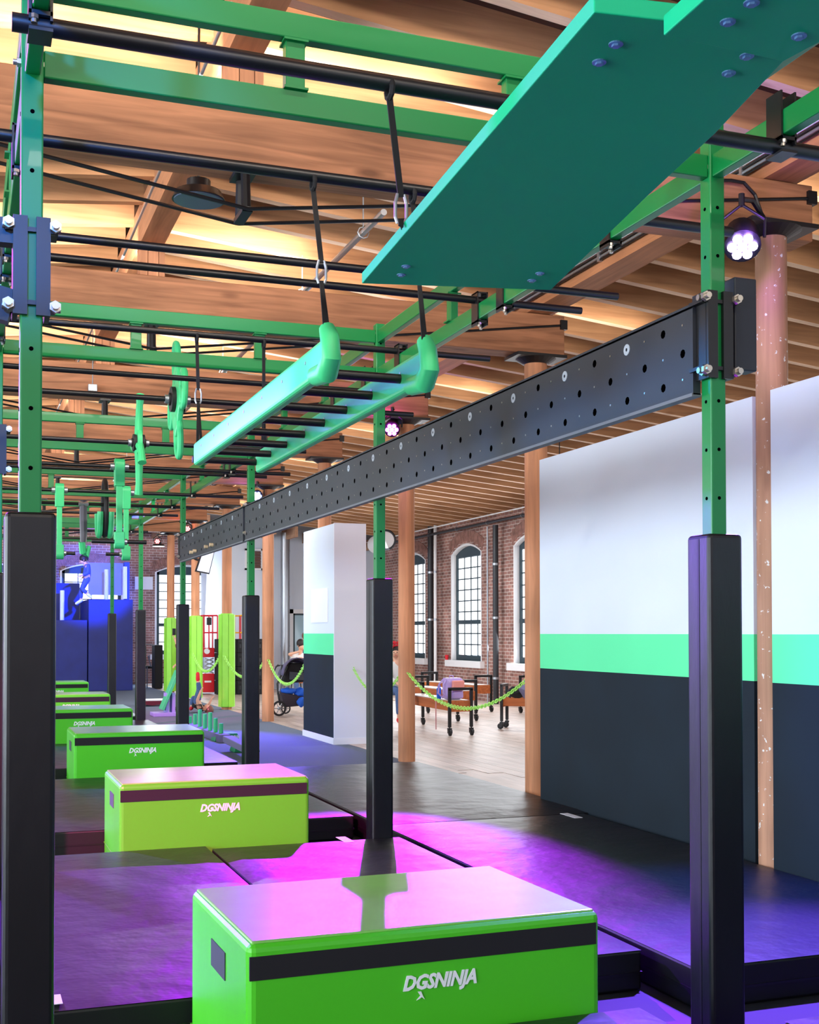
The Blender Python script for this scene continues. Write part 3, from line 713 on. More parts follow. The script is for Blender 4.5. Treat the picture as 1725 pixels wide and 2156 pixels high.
post(XL, YP[1], 'green post behind the near left one, cut by the left edge', (2.66, 2.99))
for k in (2, 3, 4): post(XL, YP[k], '%s green post of the left side, beyond the left edge of the picture' % ('', '', 'third', 'fourth', 'fifth')[k])
# side panels running left from the left posts
for k, y in ((0, Y1),):
    t = thing('steel_outrigger', 'black steel arms reaching left from the near left post', 'arm', (XL-.05, y, 2.6))
    b = MB(); b.box(-1.6, y-.03, 2.90, XL-.06, y+.03, 2.985); b.build('arm', BLACKST, t)
    b = MB(); b.bar((XL-.06, y, 2.69), (-1.2, y+.1, 3.02), .06, .11); b.build('diagonal_arm', PEGB, t)
# trusses
def truss(a, b_, label, name='rig_truss', spc=(1/3, 2/3), w=.05):
    a = Vector(a); b_ = Vector(b_)
    t = thing(name, label, 'truss', a+Vector((0, 0, 3.475)), group='green ceiling trusses')
    for z0, nm in ((3.475, 'lower_rail'), (3.757, 'upper_rail')):
        m_ = MB(); c = Vector((0, 0, z0+.047)); m_.bar(a+c, b_+c, w, .094); m_.build(nm, GREEN, t, bevel=.005)
    for f_ in spc:
        p = a.lerp(b_, f_); m_ = MB(); d = (b_-a).normalized()*.036
        m_.bar(p+Vector((0, 0, 3.569)), p+Vector((0, 0, 3.757)), .05 if abs(d.x) > abs(d.y) else .072, .072 if abs(d.x) > abs(d.y) else .05, up=(0, 1, 0) if False else (1, 0, 0)); m_.build('spacer', GREEN, t, bevel=.003)
        for z in (3.572, 3.748):
            m_ = MB(); m_.bar(p+Vector((0, 0, z-.004)), p+Vector((0, 0, z+.004)), .08, .09, up=(1, 0, 0)); m_.build('weld_plate', GREEN, t)
    return t
cl = ['nearest green cross truss, spanning the top of the picture', 'second green cross truss, ending at the second right post', 'third green cross truss, behind the hanging wheels',
      'fourth green cross truss', 'fifth green cross truss', 'farthest green cross truss']
for k, y in enumerate(YP):
    truss((XL+.036, y, 0), (XR-.036, y, 0), cl[k]+(' beyond the wheels' if k in (3, 4) else ''))
sl = ['green side truss over the right posts, passing out of the picture at the right', 'green side truss between the first and second right posts', 'green side truss between the second and third right posts',
      'green side truss between the third and fourth right posts', 'green side truss between the fourth and fifth right posts', 'green side truss between the last two right posts']
for k in range(6):
    truss((XR, Y1+BS*(k-1)+.036, 0), (XR, Y1+BS*k-.036, 0), sl[k])
    truss((XL, Y1+BS*(k-1)+.036, 0), (XL, Y1+BS*k-.036, 0), sl[k].replace('right posts', 'left posts').replace('at the right', 'at the left'))
# grip bars
bars = [(3.81, .13, 3.9, 3.44, .028), (5.107, .05, 3.6, 3.60, .025), (6.32, .1, 3.65, 3.597, .022), (6.68, .1, 3.6, 3.597, .022), (8.08, .1, 3.6, 3.595, .022), (8.85, .1, 3.2, 3.455, .020),
        (9.68, .1, 3.6, 3.455, .022), (12.03, .1, 3.3, 3.455, .022), (13.82, .1, 3.6, 3.455, .022), (14.15, .1, 3.4, 3.455, .02), (16.36, .1, 3.6, 3.455, .023), (18.0, .1, 3.6, 3.455, .023), (19.3, .1, 3.2, 3.455, .022), (22.6, .1, 3.2, 3.455, .022), (24.6, .1, 3.1, 3.455, .022)]
bl = ['thick black bar across the very top, nearest the camera', 'black bar passing under the near timber beam', 'black bar, upper one of the close pair above the second beam', 'black bar, lower one of the close pair above the second beam',
      'black bar just under the second green cross truss', 'thin black bar behind the second cross truss', 'black bar that carries the large green wheel', 'black bar that carries the narrow green star wheel', 'black bar that carries the nearest swinging arm',
      'thin black bar just behind the nearest arm bar', 'black bar that carries two swinging arms', 'black bar that carries the grey crescent', 'black bar behind the grey crescent', 'last black bar but one down the frame', 'last black bar down the frame']
for i, (y, x0, x1, z, r) in enumerate(bars):
    t = thing('grip_bar', bl[i], 'bar', (x0, y, z), group='black cross bars')
    b = MB(); b.cyl((x0, y, z), (x1, y, z), r, 16); b.build('tube', BLACKBAR, t, smooth=True)
    for xx in (XL, XR):
        b = MB(); b.box(xx-.035, y-.045, 3.44, xx-.027, y+.045, 3.64); b.box(xx+.027, y-.045, 3.44, xx+.035, y+.045, 3.64); b.box(xx-.035, y-.045, 3.455, xx+.035, y+.045, 3.468)
        if z < 3.5: b.box(xx-.035, y-.05, z-.035, xx+.035, y+.05, z-.025)
        else: b.box(xx-.035, y-.045, 3.63, xx+.035, y+.045, 3.638)
        b.build('clamp', BLACKST, t)
        put_bolt(t, (xx-.02, y-.035, 3.455), (0, 0, -1), .024); put_bolt(t, (xx+.02, y+.03, 3.455), (0, 0, -1), .024)

# ------------------------------------------------------------------ pegboard
def pegboard(y0, y1, label):
    z0, z1 = 2.585, 2.965; x = XR-.075; th = .035
    t = thing('pegboard', label, 'board', (x, y0, z0), group='charcoal pegboards')
    n = max(1, round((y1-y0)/.3055)); dy = (y1-y0)/n; rows_ = 3; hh = (z1-z0-.03)/rows_
    b = MB(); b.cur = 0; N8 = 8; rad = .019
    # face made of cells; staggered rows, a real round hole in every second cell
    for r in range(rows_):
        for i in range(2*n):
            ya, yb = y0+i*dy/2, y0+(i+1)*dy/2; za = z0+.01+r*hh; zb = za+hh
            has = (i+r) % 2 == 1 and not (r == 2 and (i//2) % 2 == 1)
            if not has: b.add([(x, ya, za), (x, yb, za), (x, yb, zb), (x, ya, zb)], [(0, 1, 2, 3)])
            else:
                cy, cz = (ya+yb)/2, (za+zb)/2
                sq = [(yb, cz), (yb, zb), (cy, zb), (ya, zb), (ya, cz), (ya, za), (cy, za), (yb, za)]
                ci = [(cy+rad*math.cos(k*PI/4), cz+rad*math.sin(k*PI/4)) for k in range(8)]
                vs = [(x, a, c) for a, c in sq]+[(x, a, c) for a, c in ci]+[(x+th*.9, a, c) for a, c in ci]
                b.add(vs, [(k, (k+1) % 8, 8+(k+1) % 8, 8+k) for k in range(8)])
                b.cur = 1; b.add([(x, a, c) for a, c in ci]+[(x+th*.9, a, c) for a, c in ci], [(k, (k+1) % 8, 8+(k+1) % 8, 8+k) for k in range(8)]+[tuple(range(8, 16))]); b.cur = 0
    for za, zb in ((z0, z0+.01), (z1-.01, z1)): b.add([(x, y0, za), (x, y1, za), (x, y1, zb), (x, y0, zb)], [(0, 1, 2, 3)])
    b.add([(x, y0, z0), (x, y1, z0), (x+th, y1, z0), (x+th, y0, z0)], [(0, 1, 2, 3)]); b.add([(x, y0, z1), (x, y1, z1), (x+th, y1, z1), (x+th, y0, z1)], [(0, 1, 2, 3)])
    b.add([(x+th, y0, z0), (x+th, y1, z0), (x+th, y1, z1), (x+th, y0, z1)], [(0, 1, 2, 3)])
    b.add([(x, y0, z0), (x+th, y0, z0), (x+th, y0, z1), (x, y0, z1)], [(0, 1, 2, 3)]); b.add([(x, y1, z0), (x+th, y1, z0), (x+th, y1, z1), (x, y1, z1)], [(0, 1, 2, 3)])
    me = b.build('panel', [PEGB, HOLE], t)
    b = MB(); b.box(x-.006, y0, z0-.008, x+th+.004, y1, z0+.006); b.build('edge_trim', mat('panel_edge', (96, 100, 108), .5) if 'panel_edge' not in MATS else MATS['panel_edge'], t)
    # washers and small screws
    y = y0+dy*1.75
    while y < y1-.1:
        b = MB(); n_ = 14; c = (y, z0+.01+hh*2.5)
        ro, ri = .026, .008
        vs = [(x-.003, c[0]+q*math.cos(k*2*PI/n_), c[1]+q*math.sin(k*2*PI/n_)) for q in (ro, ri) for k in range(n_)]+[(x, c[0]+ro*math.cos(k*2*PI/n_), c[1]+ro*math.sin(k*2*PI/n_)) for k in range(n_)]
        b.add(vs, [(k, (k+1) % n_, n_+(k+1) % n_, n_+k) for k in range(n_)]+[(k, (k+1) % n_, 2*n_+(k+1) % n_, 2*n_+k) for k in range(n_)]); b.build('washer', WASH, t); y += dy*2
    b = MB()
    for r in range(3):
        y = y0+dy*(.5 if r % 2 else 0)+dy*.25
        while y < y1-.05: b.cyl((x-.002, y, z0+.075+r*.115), (x, y, z0+.075+r*.115), .005, 6); y += dy
    sc_ = b.build('screw_row', ZINC, t); sc_['kind'] = 'stuff'
    return t
pegboard(4.30, 12.80, 'long charcoal pegboard from the near right post to the third right post')
pegboard(12.9, 16.95, 'far charcoal pegboard between the third and fourth right posts')
b = MB(); b.box(3.01, 4.25, 2.69, 3.12, 4.33, 3.08); eb = b.build('end_board', PEGB, bevel=.006); tag(eb, 'black board end clamped on the far side of the near right post', 'board')
for i, (px, py) in enumerate(((430, 1151), (441, 1147), (399, 1163), (406, 1160))):
    p = at(px, py, 'X', XR-.12)
    tag(MB().cyl(p, p+Vector((.10, 0, 0)), .022, 12).build('climbing_peg', mat('peg_wood', (206, 184, 150), .6) if i == 0 else MATS['peg_wood'], smooth=True),
        ['pale wooden peg, left one of the upper pair in the far pegboard', 'pale wooden peg, right one of the upper pair in the far pegboard', 'pale wooden peg, left one of the low pair at the far end of the pegboard', 'pale wooden peg, right one of the low pair at the far end of the pegboard'][i], 'peg', 'wooden pegs in the far pegboard')

# ------------------------------------------------------------------ the big green overhead boards
def plate(name, pts, z, th, mt, label, bolts, tilt=0):
    c = sum((Vector((p[0], p[1], 0)) for p in pts), Vector())/len(pts)
    t = thing(name, label, 'board', (c.x, c.y, z))
    b = MB(); b.prism([(p[0], p[1]) for p in pts], z, z+th, 'Z'); b.build('panel', mt, t, bevel=.003)
    for p in bolts:
        b = MB(); q = Vector((p[0], p[1], z)); b.cyl(q, q-Vector((0, 0, .003)), .017, 16); b.cyl(q, q-Vector((0, 0, .008)), .010, 6); b.build('bolt', mat('blue_zinc', (120, 160, 205), .3, metal=.6) if 'blue_zinc' not in MATS else MATS['blue_zinc'], t)
    return t
pz = 2.95
P = [at(762, 597, 'Z', pz), at(1160, 611, 'Z', pz), at(1361, 416, 'Z', pz), at(1507, 281, 'Z', pz), at(1652, 128, 'Z', pz), at(1760, -20, 'Z', pz), at(1251, 26, 'Z', pz)]
P = [P[0], P[1], P[2], P[3], P[4], (P[4].x+.012, P[4].y-.12, 0), (P[6].x, P[6].y, 0)]
plate('hanging_board', P, pz, .042, BLADE, 'huge green board slung overhead, seen from below', [at(px, py, 'Z', pz) for px, py in ((1262, 130), (1297, 92), (1535, 153), (1573, 117), (845, 578), (855, 560), (1120, 590), (1137, 575))])
pz2 = 2.905
Q = [at(1397, 75, 'Z', pz2), at(1650, 130, 'Z', pz2), at(1729, 88, 'Z', pz2)]
Q = [(q.x, q.y) for q in Q]; Q += [(Q[2][0]+.09, Q[2][1]-.75), (Q[0][0]-.02, Q[0][1]-.85)]
plate('hanging_board', Q, pz2, .044, BLADE, 'second green board overlapping the first in the top right corner', [at(px, py, 'Z', pz2) for px, py in ((1533, 45), (1583, 5), (1683, 75))])

# ------------------------------------------------------------------ hanging ladder and straps
lt = thing('hanging_ladder', 'mint ladder with black rungs slung on straps under the bars', 'ladder', (1.69, 6.5, 2.7))
for x, y0, y1 in ((1.46, 4.92, 8.02), (1.93, 4.98, 8.25)):
    b = MB(); b.box(x-.03, y0+.03, 2.705, x+.03, y1, 2.855); b.build('side_rail', MINT, lt, bevel=.02, seg=3)
    b = MB(); b.tube([(x, y0+.22, 2.73), (x, y0+.06, 2.715), (x, y0, 2.76), (x, y0+.02, 2.85), (x, y0+.06, 2.90)], [.045, .05, .045, .042, .036], 12); b.build('end_hook', MINT, lt, smooth=True)
    b = MB()
    for i in range(7): b.cyl((x-.032, y0+.3+i*.42, 2.80), (x-.029, y0+.3+i*.42, 2.80), .008, 8)
    b.build('screw_row', ZINC, lt)
for i in range(8):
    y = 5.28+.42*i; b = MB(); b.cyl((1.46, y, 2.775), (1.93 if y < 8.2 else 1.93, y, 2.775), .022, 14); b.build('rung', BLACKBAR, lt, smooth=True)
def strap(top, bot, label, clip=.45, wid=.022):
    top = Vector(top); bot = Vector(bot); mid = top.lerp(bot, clip)
    t = thing('hanging_strap', label, 'strap', bot, group='black hanging straps')
    b = MB(); b.tube([top+Vector((0, .03*math.cos(a), .03*math.sin(a))) for a in [i*PI/4 for i in range(8)]], .010, 6, True); b.bar(top-Vector((0, 0, .03)), mid+Vector((0, 0, .04)), wid, .006, up=(0, 1, 0)); b.build('webbing', BLACKC, t)
    b = MB()
    for s in (-1, 1): b.tube([mid+Vector((s*.012, 0, .05)), mid+Vector((s*.02, 0, .02)), mid+Vector((s*.02, 0, -.03)), mid+Vector((s*.012, 0, -.05))], .006, 6)
    b.build('carabiner', STEEL, t)
    b = MB(); q = (bot-mid)
    for s in (-1, 1): b.bar(mid-Vector((0, 0, .04)), bot+Vector((s*.018, s*.03, 0)), wid*.8, .006, up=(0, 1, 0))
    b.build('lower_webbing', BLACKC, t)
strap((1.434, 5.107, 3.57), (1.46, 4.96, 2.82), 'black strap with a carabiner holding the near left end of the ladder', .55)
strap((1.90, 5.107, 3.57), (1.93, 5.02, 2.82), 'black strap holding the near right end of the ladder, below the green board', .42)
strap((1.463, 8.08, 3.57), (1.46, 7.96, 2.84), 'black strap with a carabiner at the far left end of the ladder', .55)
strap((1.92, 8.08, 3.57), (1.93, 8.12, 2.84), 'black strap at the far right end of the ladder', .55)
strap((1.335, 3.81, 3.42), (1.40, 3.86, 2.97), 'black strap from the top bar down to the edge of the huge green board', .85)

# ------------------------------------------------------------------ wheels and swinging arms
def oval(c, ry, rz_, n=22, ang=0):
    out = []
    for i in range(n):
        a = 2*PI*i/n; u, v = ry*math.cos(a), rz_*math.sin(a)
        out.append((c[0], c[1]+u*math.cos(ang)-v*math.sin(ang), c[2]+u*math.sin(ang)+v*math.cos(ang)))
    return out
def hub(t, x, y, z, r):
    b = MB(); b.cyl((x-.055, y, z), (x+.055, y, z), r, 24); b.cyl((x-.07, y, z), (x+.07, y, z), r*.5, 18); b.build('hub_disc', RUBBER, t, smooth=True)
    b = MB(); b.cyl((x-.10, y, z), (x-.07, y, z), .035, 12); b.cyl((x+.07, y, z), (x+.10, y, z), .035, 12); bolt(b, (x-.085, y-.03, z), (0, -1, 0), .01, .02); b.build('shaft_collar', STEEL, t, smooth=True)
# large four-loop wheel
wx, wyy, wz = 1.60, 9.68, 3.455
t = thing('rotating_hold', 'large mint wheel with four hand loops and a black hub', 'wheel', (wx, wyy, wz-.47), group='hanging grip wheels')
b = MB(); b.prism([(wyy+a, wz+c) for a, c in [(0, .30), (.10, .22), (.16, .12), (.24, .06), (.24, -.06), (.16, -.12), (.10, -.22), (0, -.30), (-.10, -.22), (-.16, -.12), (-.24, -.06), (-.24, .06), (-.16, .12), (-.10, .22)]], wx-.022, wx+.022, 'X'); b.build('body', MINT, t, bevel=.012)
for (a, c, ry, rz_, an) in ((.05, .30, .085, .17, -.25), (-.05, -.30, .085, .17, -.25), (.27, -.04, .075, .14, .1), (-.27, .04, .075, .14, .1)):
    b = MB(); b.tube(oval((wx, wyy+a, wz+c), ry, rz_, ang=an), .026, 10, True); b.build('hand_loop', MINT, t, smooth=True)
hub(t, wx, wyy, wz, .10)
# star wheel with knobbed arms
wx, wyy, wz = 1.61, 12.03, 3.455
t = thing('rotating_hold', 'narrow mint star wheel with long knobbed arms, beyond the large wheel', 'wheel', (wx, wyy, wz-.5), group='hanging grip wheels')
b = MB(); b.cyl((wx-.022, wyy, wz), (wx+.022, wyy, wz), .13, 20); b.build('body', MINT, t, smooth=True)
for a, L in ((PI/2+.1, .46), (PI/2+.1+PI*.62, .34), (-PI/2-.2, .50), (-.25, .30)):
    d = Vector((0, math.cos(a), math.sin(a))); c = Vector((wx, wyy, wz)); n_ = Vector((0, -d.z, d.y))
    b = MB(); b.tube([c, c+d*L*.45, c+d*L*.8+n_*.03, c+d*L+n_*.08], [.045, .038, .034, .042], 10); b.build('knobbed_arm', MINT, t, smooth=True)
hub(t, wx, wyy, wz, .085)
def swing_arm(x, y, L, side, label, colr=MINT, blen=.28):
    z = 3.455; t = thing('swinging_arm', label, 'arm', (x, y, z-L), group='swinging bar arms')
    ap = [(y+.07*math.cos(a), z+.02+.07*math.sin(a)) for a in [i*PI/8 for i in range(9)]]+[(y-.05, z-.22), (y+.05, z-.22)]
    b = MB(); b.prism(ap, x-.055, x+.055, 'X'); b.build('head', colr, t, bevel=.008)
    b = MB(); b.box(x-.032, y-.035, z-L+.06, x+.032, y+.035, z-.16); b.build('shank', colr, t, bevel=.006)
    ap = [(y+.06*math.cos(a), z-L+.0+.06*math.sin(a)) for a in [PI+i*PI/8 for i in range(9)]]+[(y+.05, z-L+.13), (y-.05, z-L+.13)]
    b = MB(); b.prism(ap, x-.055, x+.055, 'X'); b.build('foot', colr, t, bevel=.008)
    x0 = x-(blen+.06 if side in (-1, 0) else 0); x1 = x+(blen+.06 if side in (1, 0) else 0)
    b = MB(); b.cyl((x0, y, z-L+.02), (x1, y, z-L+.02), .023, 14); b.build('hand_bar', BLACKBAR, t, smooth=True)
    b = MB()
    for s in (-1, 1): b.cyl((x+s*.057, y, z), (x+s*.10, y, z), .04, 12)
    b.cyl((x+(side or 1)*.057, y, z-L+.02), (x+(side or 1)*.085, y, z-L+.02), .035, 12); b.build('collar', STEEL, t, smooth=True)
swing_arm(1.64, 13.82, .86, 0, 'mint swinging arm with a wide black hand bar, nearest of the arms', blen=.24)
swing_arm(2.03, 16.36, .84, -1, 'mint swinging arm with a short bar pointing left', blen=.2)
swing_arm(1.18, 16.36, .84, 1, 'mint swinging arm with a short bar, next to the left padded post', blen=.14)
GREYP = mat('grey_plate', (84, 82, 92), .5)
for i, (x, y, L, lab) in enumerate(((1.63, 18.0, .62, 'grey crescent plate with a mint hook, hanging past the arms'), (1.46, 22.6, .62, 'smaller grey plate with a mint hook beside the left arm'))):
    z = 3.455; t = thing('crescent_hold', lab, 'hold', (x, y, z-.8), group='crescent holds')
    b = MB(); b.tube([(x, y+.02, z+.05), (x, y, z-.2), (x, y-.04, z-.45), (x, y+.02, z-.62)], [.05, .055, .05, .04], 8); b.build('plate', GREYP, t, smooth=True)
    b = MB(); b.tube([(x-.02, y-.02, z-.55), (x, y+.03, z-.70), (x+.05, y+.06, z-.74), (x+.09, y+.04, z-.6)], [.05, .05, .045, .03], 8); b.build('hook', MINT, t, smooth=True)
    b = MB(); b.cyl((x-.07, y, z), (x+.07, y, z), .04, 12); b.build('collar', STEEL, t)
    if i == 0:
        b = MB(); b.tube([(x+.22, y+.2*math.cos(a), z-.12+.33*math.sin(a)) for a in [PI+i2*PI/10 for i2 in range(11)]], .045, 8); b.build('outer_band', MINT, t, smooth=True)
        b = MB(); b.tube(oval((x+.30, y, z-.05), .22, .40), .035, 8, True); b.build('ring', RUBBER, t, smooth=True)
        b = MB(); b.tube([(x+.37, y+.2*math.cos(a), z-.12+.33*math.sin(a)) for a in [PI+i2*PI/10 for i2 in range(11)]], .045, 8); b.build('outer_band', MINT, t, smooth=True)
# pulley blocks of black lights between (small black box hanging at a cable)
t = thing('junction_box', 'small grey metal junction box hanging on a thin drop below a beam', 'box', at(195, 818, 'Y', 14.0))
p = at(195, 815, 'Y', 14.0)
b = MB(); b.box(p.x-.05, p.y-.03, p.z-.05, p.x+.05, p.y+.03, p.z+.03); b.build('case', STEEL, t, bevel=.006)
b = MB(); b.cyl((p.x, p.y, p.z+.03), (p.x, p.y, 5.0), .006, 6); b.build('drop_rod', STEEL, t)

# ------------------------------------------------------------------ pipes on the window wall, round duct, cup
def wall_pipe(px, r, mt, label, z1=4.3, x=11.2):
    y = x/math.tan(math.atan((px-862.5)/FPX)+YAW)
    t = thing('down_pipe', label, 'pipe', (x, y, 0), group='pipes on the window wall')
    m_ = MB(); m_.cyl((x, y, 0), (x, y, z1), r, 14); m_.build('pipe', mt, t, smooth=True)
    for z in (.55, 1.9, 3.1):
        m_ = MB(); m_.cyl((x, y, z), (x, y, z+.05), r*1.18, 14); m_.build('collar', STEEL, t, smooth=True)
    return t
wall_pipe(907, .075, DARKPIPE, 'thick dark down pipe between the two left windows of the brick wall')
wall_pipe(917, .04, WHITE, 'thin white pipe just right of the thick dark one')
wall_pipe(1044, .065, DARKPIPE, 'thick dark down pipe between the two right windows of the brick wall', 4.0)
wall_pipe(1027, .02, STEEL, 'thin steel conduit left of the right-hand down pipe', 4.0)
t = thing('round_duct', 'round spiral duct with a dark rim under the rafters by the brick wall', 'duct', at(814, 1137, 'Y', 28))
p = at(812, 1137, 'Y', 28); q = p+Vector((.3, 1.6, 0))
m_ = MB(); m_.tube([p, q], .23, 20); m_.build('pipe', WHITE, t, smooth=True)
m_ = MB(); m_.tube([p+Vector((.235*math.cos(a), -.03, .235*math.sin(a))) for a in [i*PI/12 for i in range(24)]], .03, 6, True); m_.build('rim', DARKPIPE, t, smooth=True)
m_ = MB(); m_.cyl(p+Vector((.1, .5, .2)), (p.x+.1, p.y+.5, jz(p.x)+.28), .01, 6); m_.build('hanger', STEEL, t)
p = at(941, 1396, 'X', 11.32); z = .92
t = tag(MB().cone((p.x, p.y, z), (p.x, p.y, z+.12), .035, .05, 14).build('cup', REDC, origin=(p.x, p.y, z), smooth=True), 'red plastic cup on the left corner of the middle window sill', 'cup')

# ------------------------------------------------------------------ chains
def chain_link():
    m_ = MB(); L, W = .033, .019
    pts = [(L*.55*s+L*.45*math.cos(a), W*math.sin(a), 0) for s, rng in ((1, range(-2, 3)), (-1, range(2, 7))) for a in [i*PI/4 for i in rng]]
    m_.tube(pts, .0048, 5, True); me = m_.build('link', CHAING); return me
lk0 = chain_link(); lkm = lk0.data; bpy.data.objects.remove(lk0)
def chain(a, b_, sag, label, pitch=.05, s=1.0):
    a = Vector(a); b_ = Vector(b_); t = thing('plastic_chain', label, 'chain', a, world=False, group='lime plastic chains')
    n = int((b_-a).length*1.05/(pitch*s)); pts = [a.lerp(b_, i/n)-Vector((0, 0, sag*4*(i/n)*(1-i/n))) for i in range(n+1)]
    for i in range(n):
        d = (pts[i+1]-pts[i]); o = bpy.data.objects.new('link', lkm); COL.objects.link(o); o.parent = t
        o.location = (pts[i]+pts[i+1])/2-a; o.rotation_mode = 'QUATERNION'
        from mathutils import Quaternion
        o.rotation_quaternion = d.to_track_quat('X', 'Z') @ Quaternion((1, 0, 0), (i % 2)*PI/2+.2); o.scale = (s, s, s)
    m_ = MB(); m_.tube([(0, 0, .03), (.02, 0, .0), (0, 0, -.02)], .006, 5); m_.build('hook', ZINC, t)
Y_ = YC
chain((HX-.03, Y_[1]+.135, 1.15), (HX-.03, Y_[2]-.135, 1.10), .36, 'lime plastic chain sagging in front of the timber benches')
chain((HX-.02, Y_[2]+.135, 1.09), (5.28, 16.67, 1.09), .30, 'lime plastic chain from the mat-side column to the white pillar wall')
chain((5.05, 18.37, 1.16), (HX-.02, Y_[4]-.12, 1.11), .40, 'lime plastic chain sagging across the pushchair', s=1.2)
chain((HX-.02, Y_[4]+.12, 1.11), (HX-.1, Y_[5]-.22, 1.12), .38, 'lime plastic chain from the reddish column to the nearest lime pad', s=1.3)
chain((HX-.1, Y_[5]+.22, 1.12), (HX-.1, Y_[6]-.22, 1.12), .38, 'lime plastic chain between the two nearest lime pads', s=1.4)

# ------------------------------------------------------------------ rolling benches
def make_bench():
    t = thing('rolling_bench', 'x', 'bench', (0, 0, 0), world=False, group='timber benches on casters')
    L, W = 2.3, .36
    m_ = MB(); m_.box(-W/2+.01, .03, .38, W/2-.01, L-.03, .53); m_.build('seat', BENCHW, t, bevel=.008)
    m_ = MB(); m_.box(-W/2+.02, .05, .531, W/2-.02, L-.05, .545); m_.build('seat_top', PLANKW, t)
    for y in (0, L):
        for x in (-W/2, W/2):
            m_ = MB(); m_.box(x-.022, y-.022, .13, x+.022, y+.022, .72); m_.build('leg', BLACKST, t)
            c = MB(); c.box(x-.028, y-.03, .085, x+.028, y+.03, .12); c.box(x-.03, y-.05, .04, x-.024, y+.02, .09); c.box(x+.024, y-.05, .04, x+.03, y+.02, .09); c.cyl((x, y, .12), (x, y, .135), .012, 8)
            cs = c.build('caster', BLACKST, t)
            c = MB(); c.cyl((x-.016, y-.02, .05), (x+.016, y-.02, .05), .05, 16); c.build('wheel', RUBBER, cs, smooth=True)
            c = MB(); c.cyl((x-.02, y-.02, .05), (x+.02, y-.02, .05), .014, 8); c.build('hub', STEEL, cs)
        m_ = MB(); m_.box(-W/2-.022, y-.022, .70, W/2+.022, y+.022, .745); m_.build('end_rail', BLACKST, t)
        m_ = MB(); m_.box(-W/2+.01, y-.008, .37, W/2-.01, y+.03, .54); m_.build('end_plate', BENCHW, t)
    return t
bn = make_bench()
bspots = [((7.27, 17.45), -.03, 'timber bench on casters with the purple backpack, behind the chain'),
          ((8.50, 18.5), -2.25, 'timber bench on casters with black bags on it, at the column by the wall'),
          ((8.56, 20.25), .02, 'timber bench on casters, second behind the purple backpack'),
          ((9.83, 22.4), .12, 'timber bench on casters close to the brick wall'),
          ((6.95, 20.35), .1, 'timber bench on casters left of the mat-side column, behind the pads'),
          ((10.7, 19.6), .05, 'timber bench on casters farthest right, under the window')]
for i, (xy, rz, lab) in enumerate(bspots):
    o = bn if i == 0 else copy_tree(bn)
    o.location = (xy[0], xy[1], 0); o.rotation_euler = (0, 0, rz); o['label'] = lab
# backpack, bottle, ribbon, bags
c = (7.27, 17.75, .546)
t = thing('backpack', 'clear purple backpack with a pink front pocket on the nearest bench', 'backpack', c, world=False, rz=.2)
m_ = MB(); m_.box(-.15, -.10, 0, .15, .12, .34); m_.build('bag', PURPV, t, bevel=.06, seg=4)
m_ = MB(); m_.box(-.10, -.155, .14, .12, -.10, .30); m_.build('front_pocket', PINKP, t, bevel=.02, seg=3)
m_ = MB(); m_.box(-.09, -.15, .02, .10, -.10, .12); m_.build('lower_pocket', PURPV, t, bevel=.02, seg=3)
for s in (-1, 1):
    m_ = MB(); m_.tube([(-.13, s*.07+.02, .02), (-.22, s*.07+.02, .1), (-.21, s*.06+.02, .24), (-.12, s*.05+.02, .33)], .014, 8); m_.build('shoulder_strap', PURPV, t, smooth=True)
m_ = MB(); m_.tube([(-.04, .05, .335), (-.03, .05, .37), (.03, .05, .37), (.04, .05, .335)], .008, 6); m_.build('top_loop', PURPV, t, smooth=True)
t = thing('water_bottle', 'blue water bottle beside the purple backpack', 'bottle', (7.12, 17.98, .546), world=False)
m_ = MB(); m_.cyl((0, 0, 0), (0, 0, .17), .036, 16); m_.build('bottle', BLUEC, t, bevel=.006, smooth=True)
m_ = MB(); m_.cyl((0, 0, .17), (0, 0, .20), .022, 12); m_.box(-.012, -.05, .19, .012, .02, .21); m_.build('lid', BLUEC, t)
t = MB().bar((7.075, 18.0, .54), (7.07, 17.98, .06), .02, .004, up=(0, 1, 0)).build('ribbon', mat('pale_pink_ribbon', (226, 170, 176), .6)); tag(t, 'pale ribbon hanging from the nearest bench to the floor', 'ribbon')
p = at(1093, 1468, 'Y', 17.9)
t = thing('black_bag', 'crumpled black bag lying on the bench by the wall-side column', 'bag', (p.x, p.y, .546), world=False)
m_ = MB(); m_.ball((0, 0, .09), .17, 16, 10, (1.1, .8, .55))
for i, v in enumerate(m_.v): m_.v[i] = (v[0]+.02*math.sin(v[2]*40+v[0]*22), v[1]+.02*math.sin(v[0]*31), v[2]+.015*math.sin(v[0]*35+v[1]*27))
m_.build('sack', BLACKC, t, smooth=True)
m_ = MB(); m_.tube([(-.16, -.05, .08), (-.24, -.09, .03), (-.2, -.12, .01)], .016, 6); m_.build('strap', BLACKC, t)
p = at(1106, 1462, 'Y', 17.7)
t = thing('grey_jacket', 'grey and blue jacket heaped beside the black bag', 'jacket', (p.x+.05, p.y, .546), world=False)
m_ = MB(); m_.ball((0, 0, .12), .16, 14, 9, (.9, .8, .8))
for i, v in enumerate(m_.v): m_.v[i] = (v[0]+.02*math.sin(v[2]*33), v[1], v[2]+.02*math.sin(v[0]*29))
m_.build('folds', GREYC, t, smooth=True)
m_ = MB(); m_.ball((.0, 0, .26), .06, 10, 6); m_.build('blue_lining', BLUEC, t, smooth=True)
t = thing('orange_chair', 'chair with a rounded orange back, peeping out behind the white pillar wall', 'chair', (6.3, 20.2, 0), world=False)
m_ = MB(); m_.box(-.22, -.22, .42, .22, .22, .47); m_.build('seat', ORANGE, t, bevel=.02)
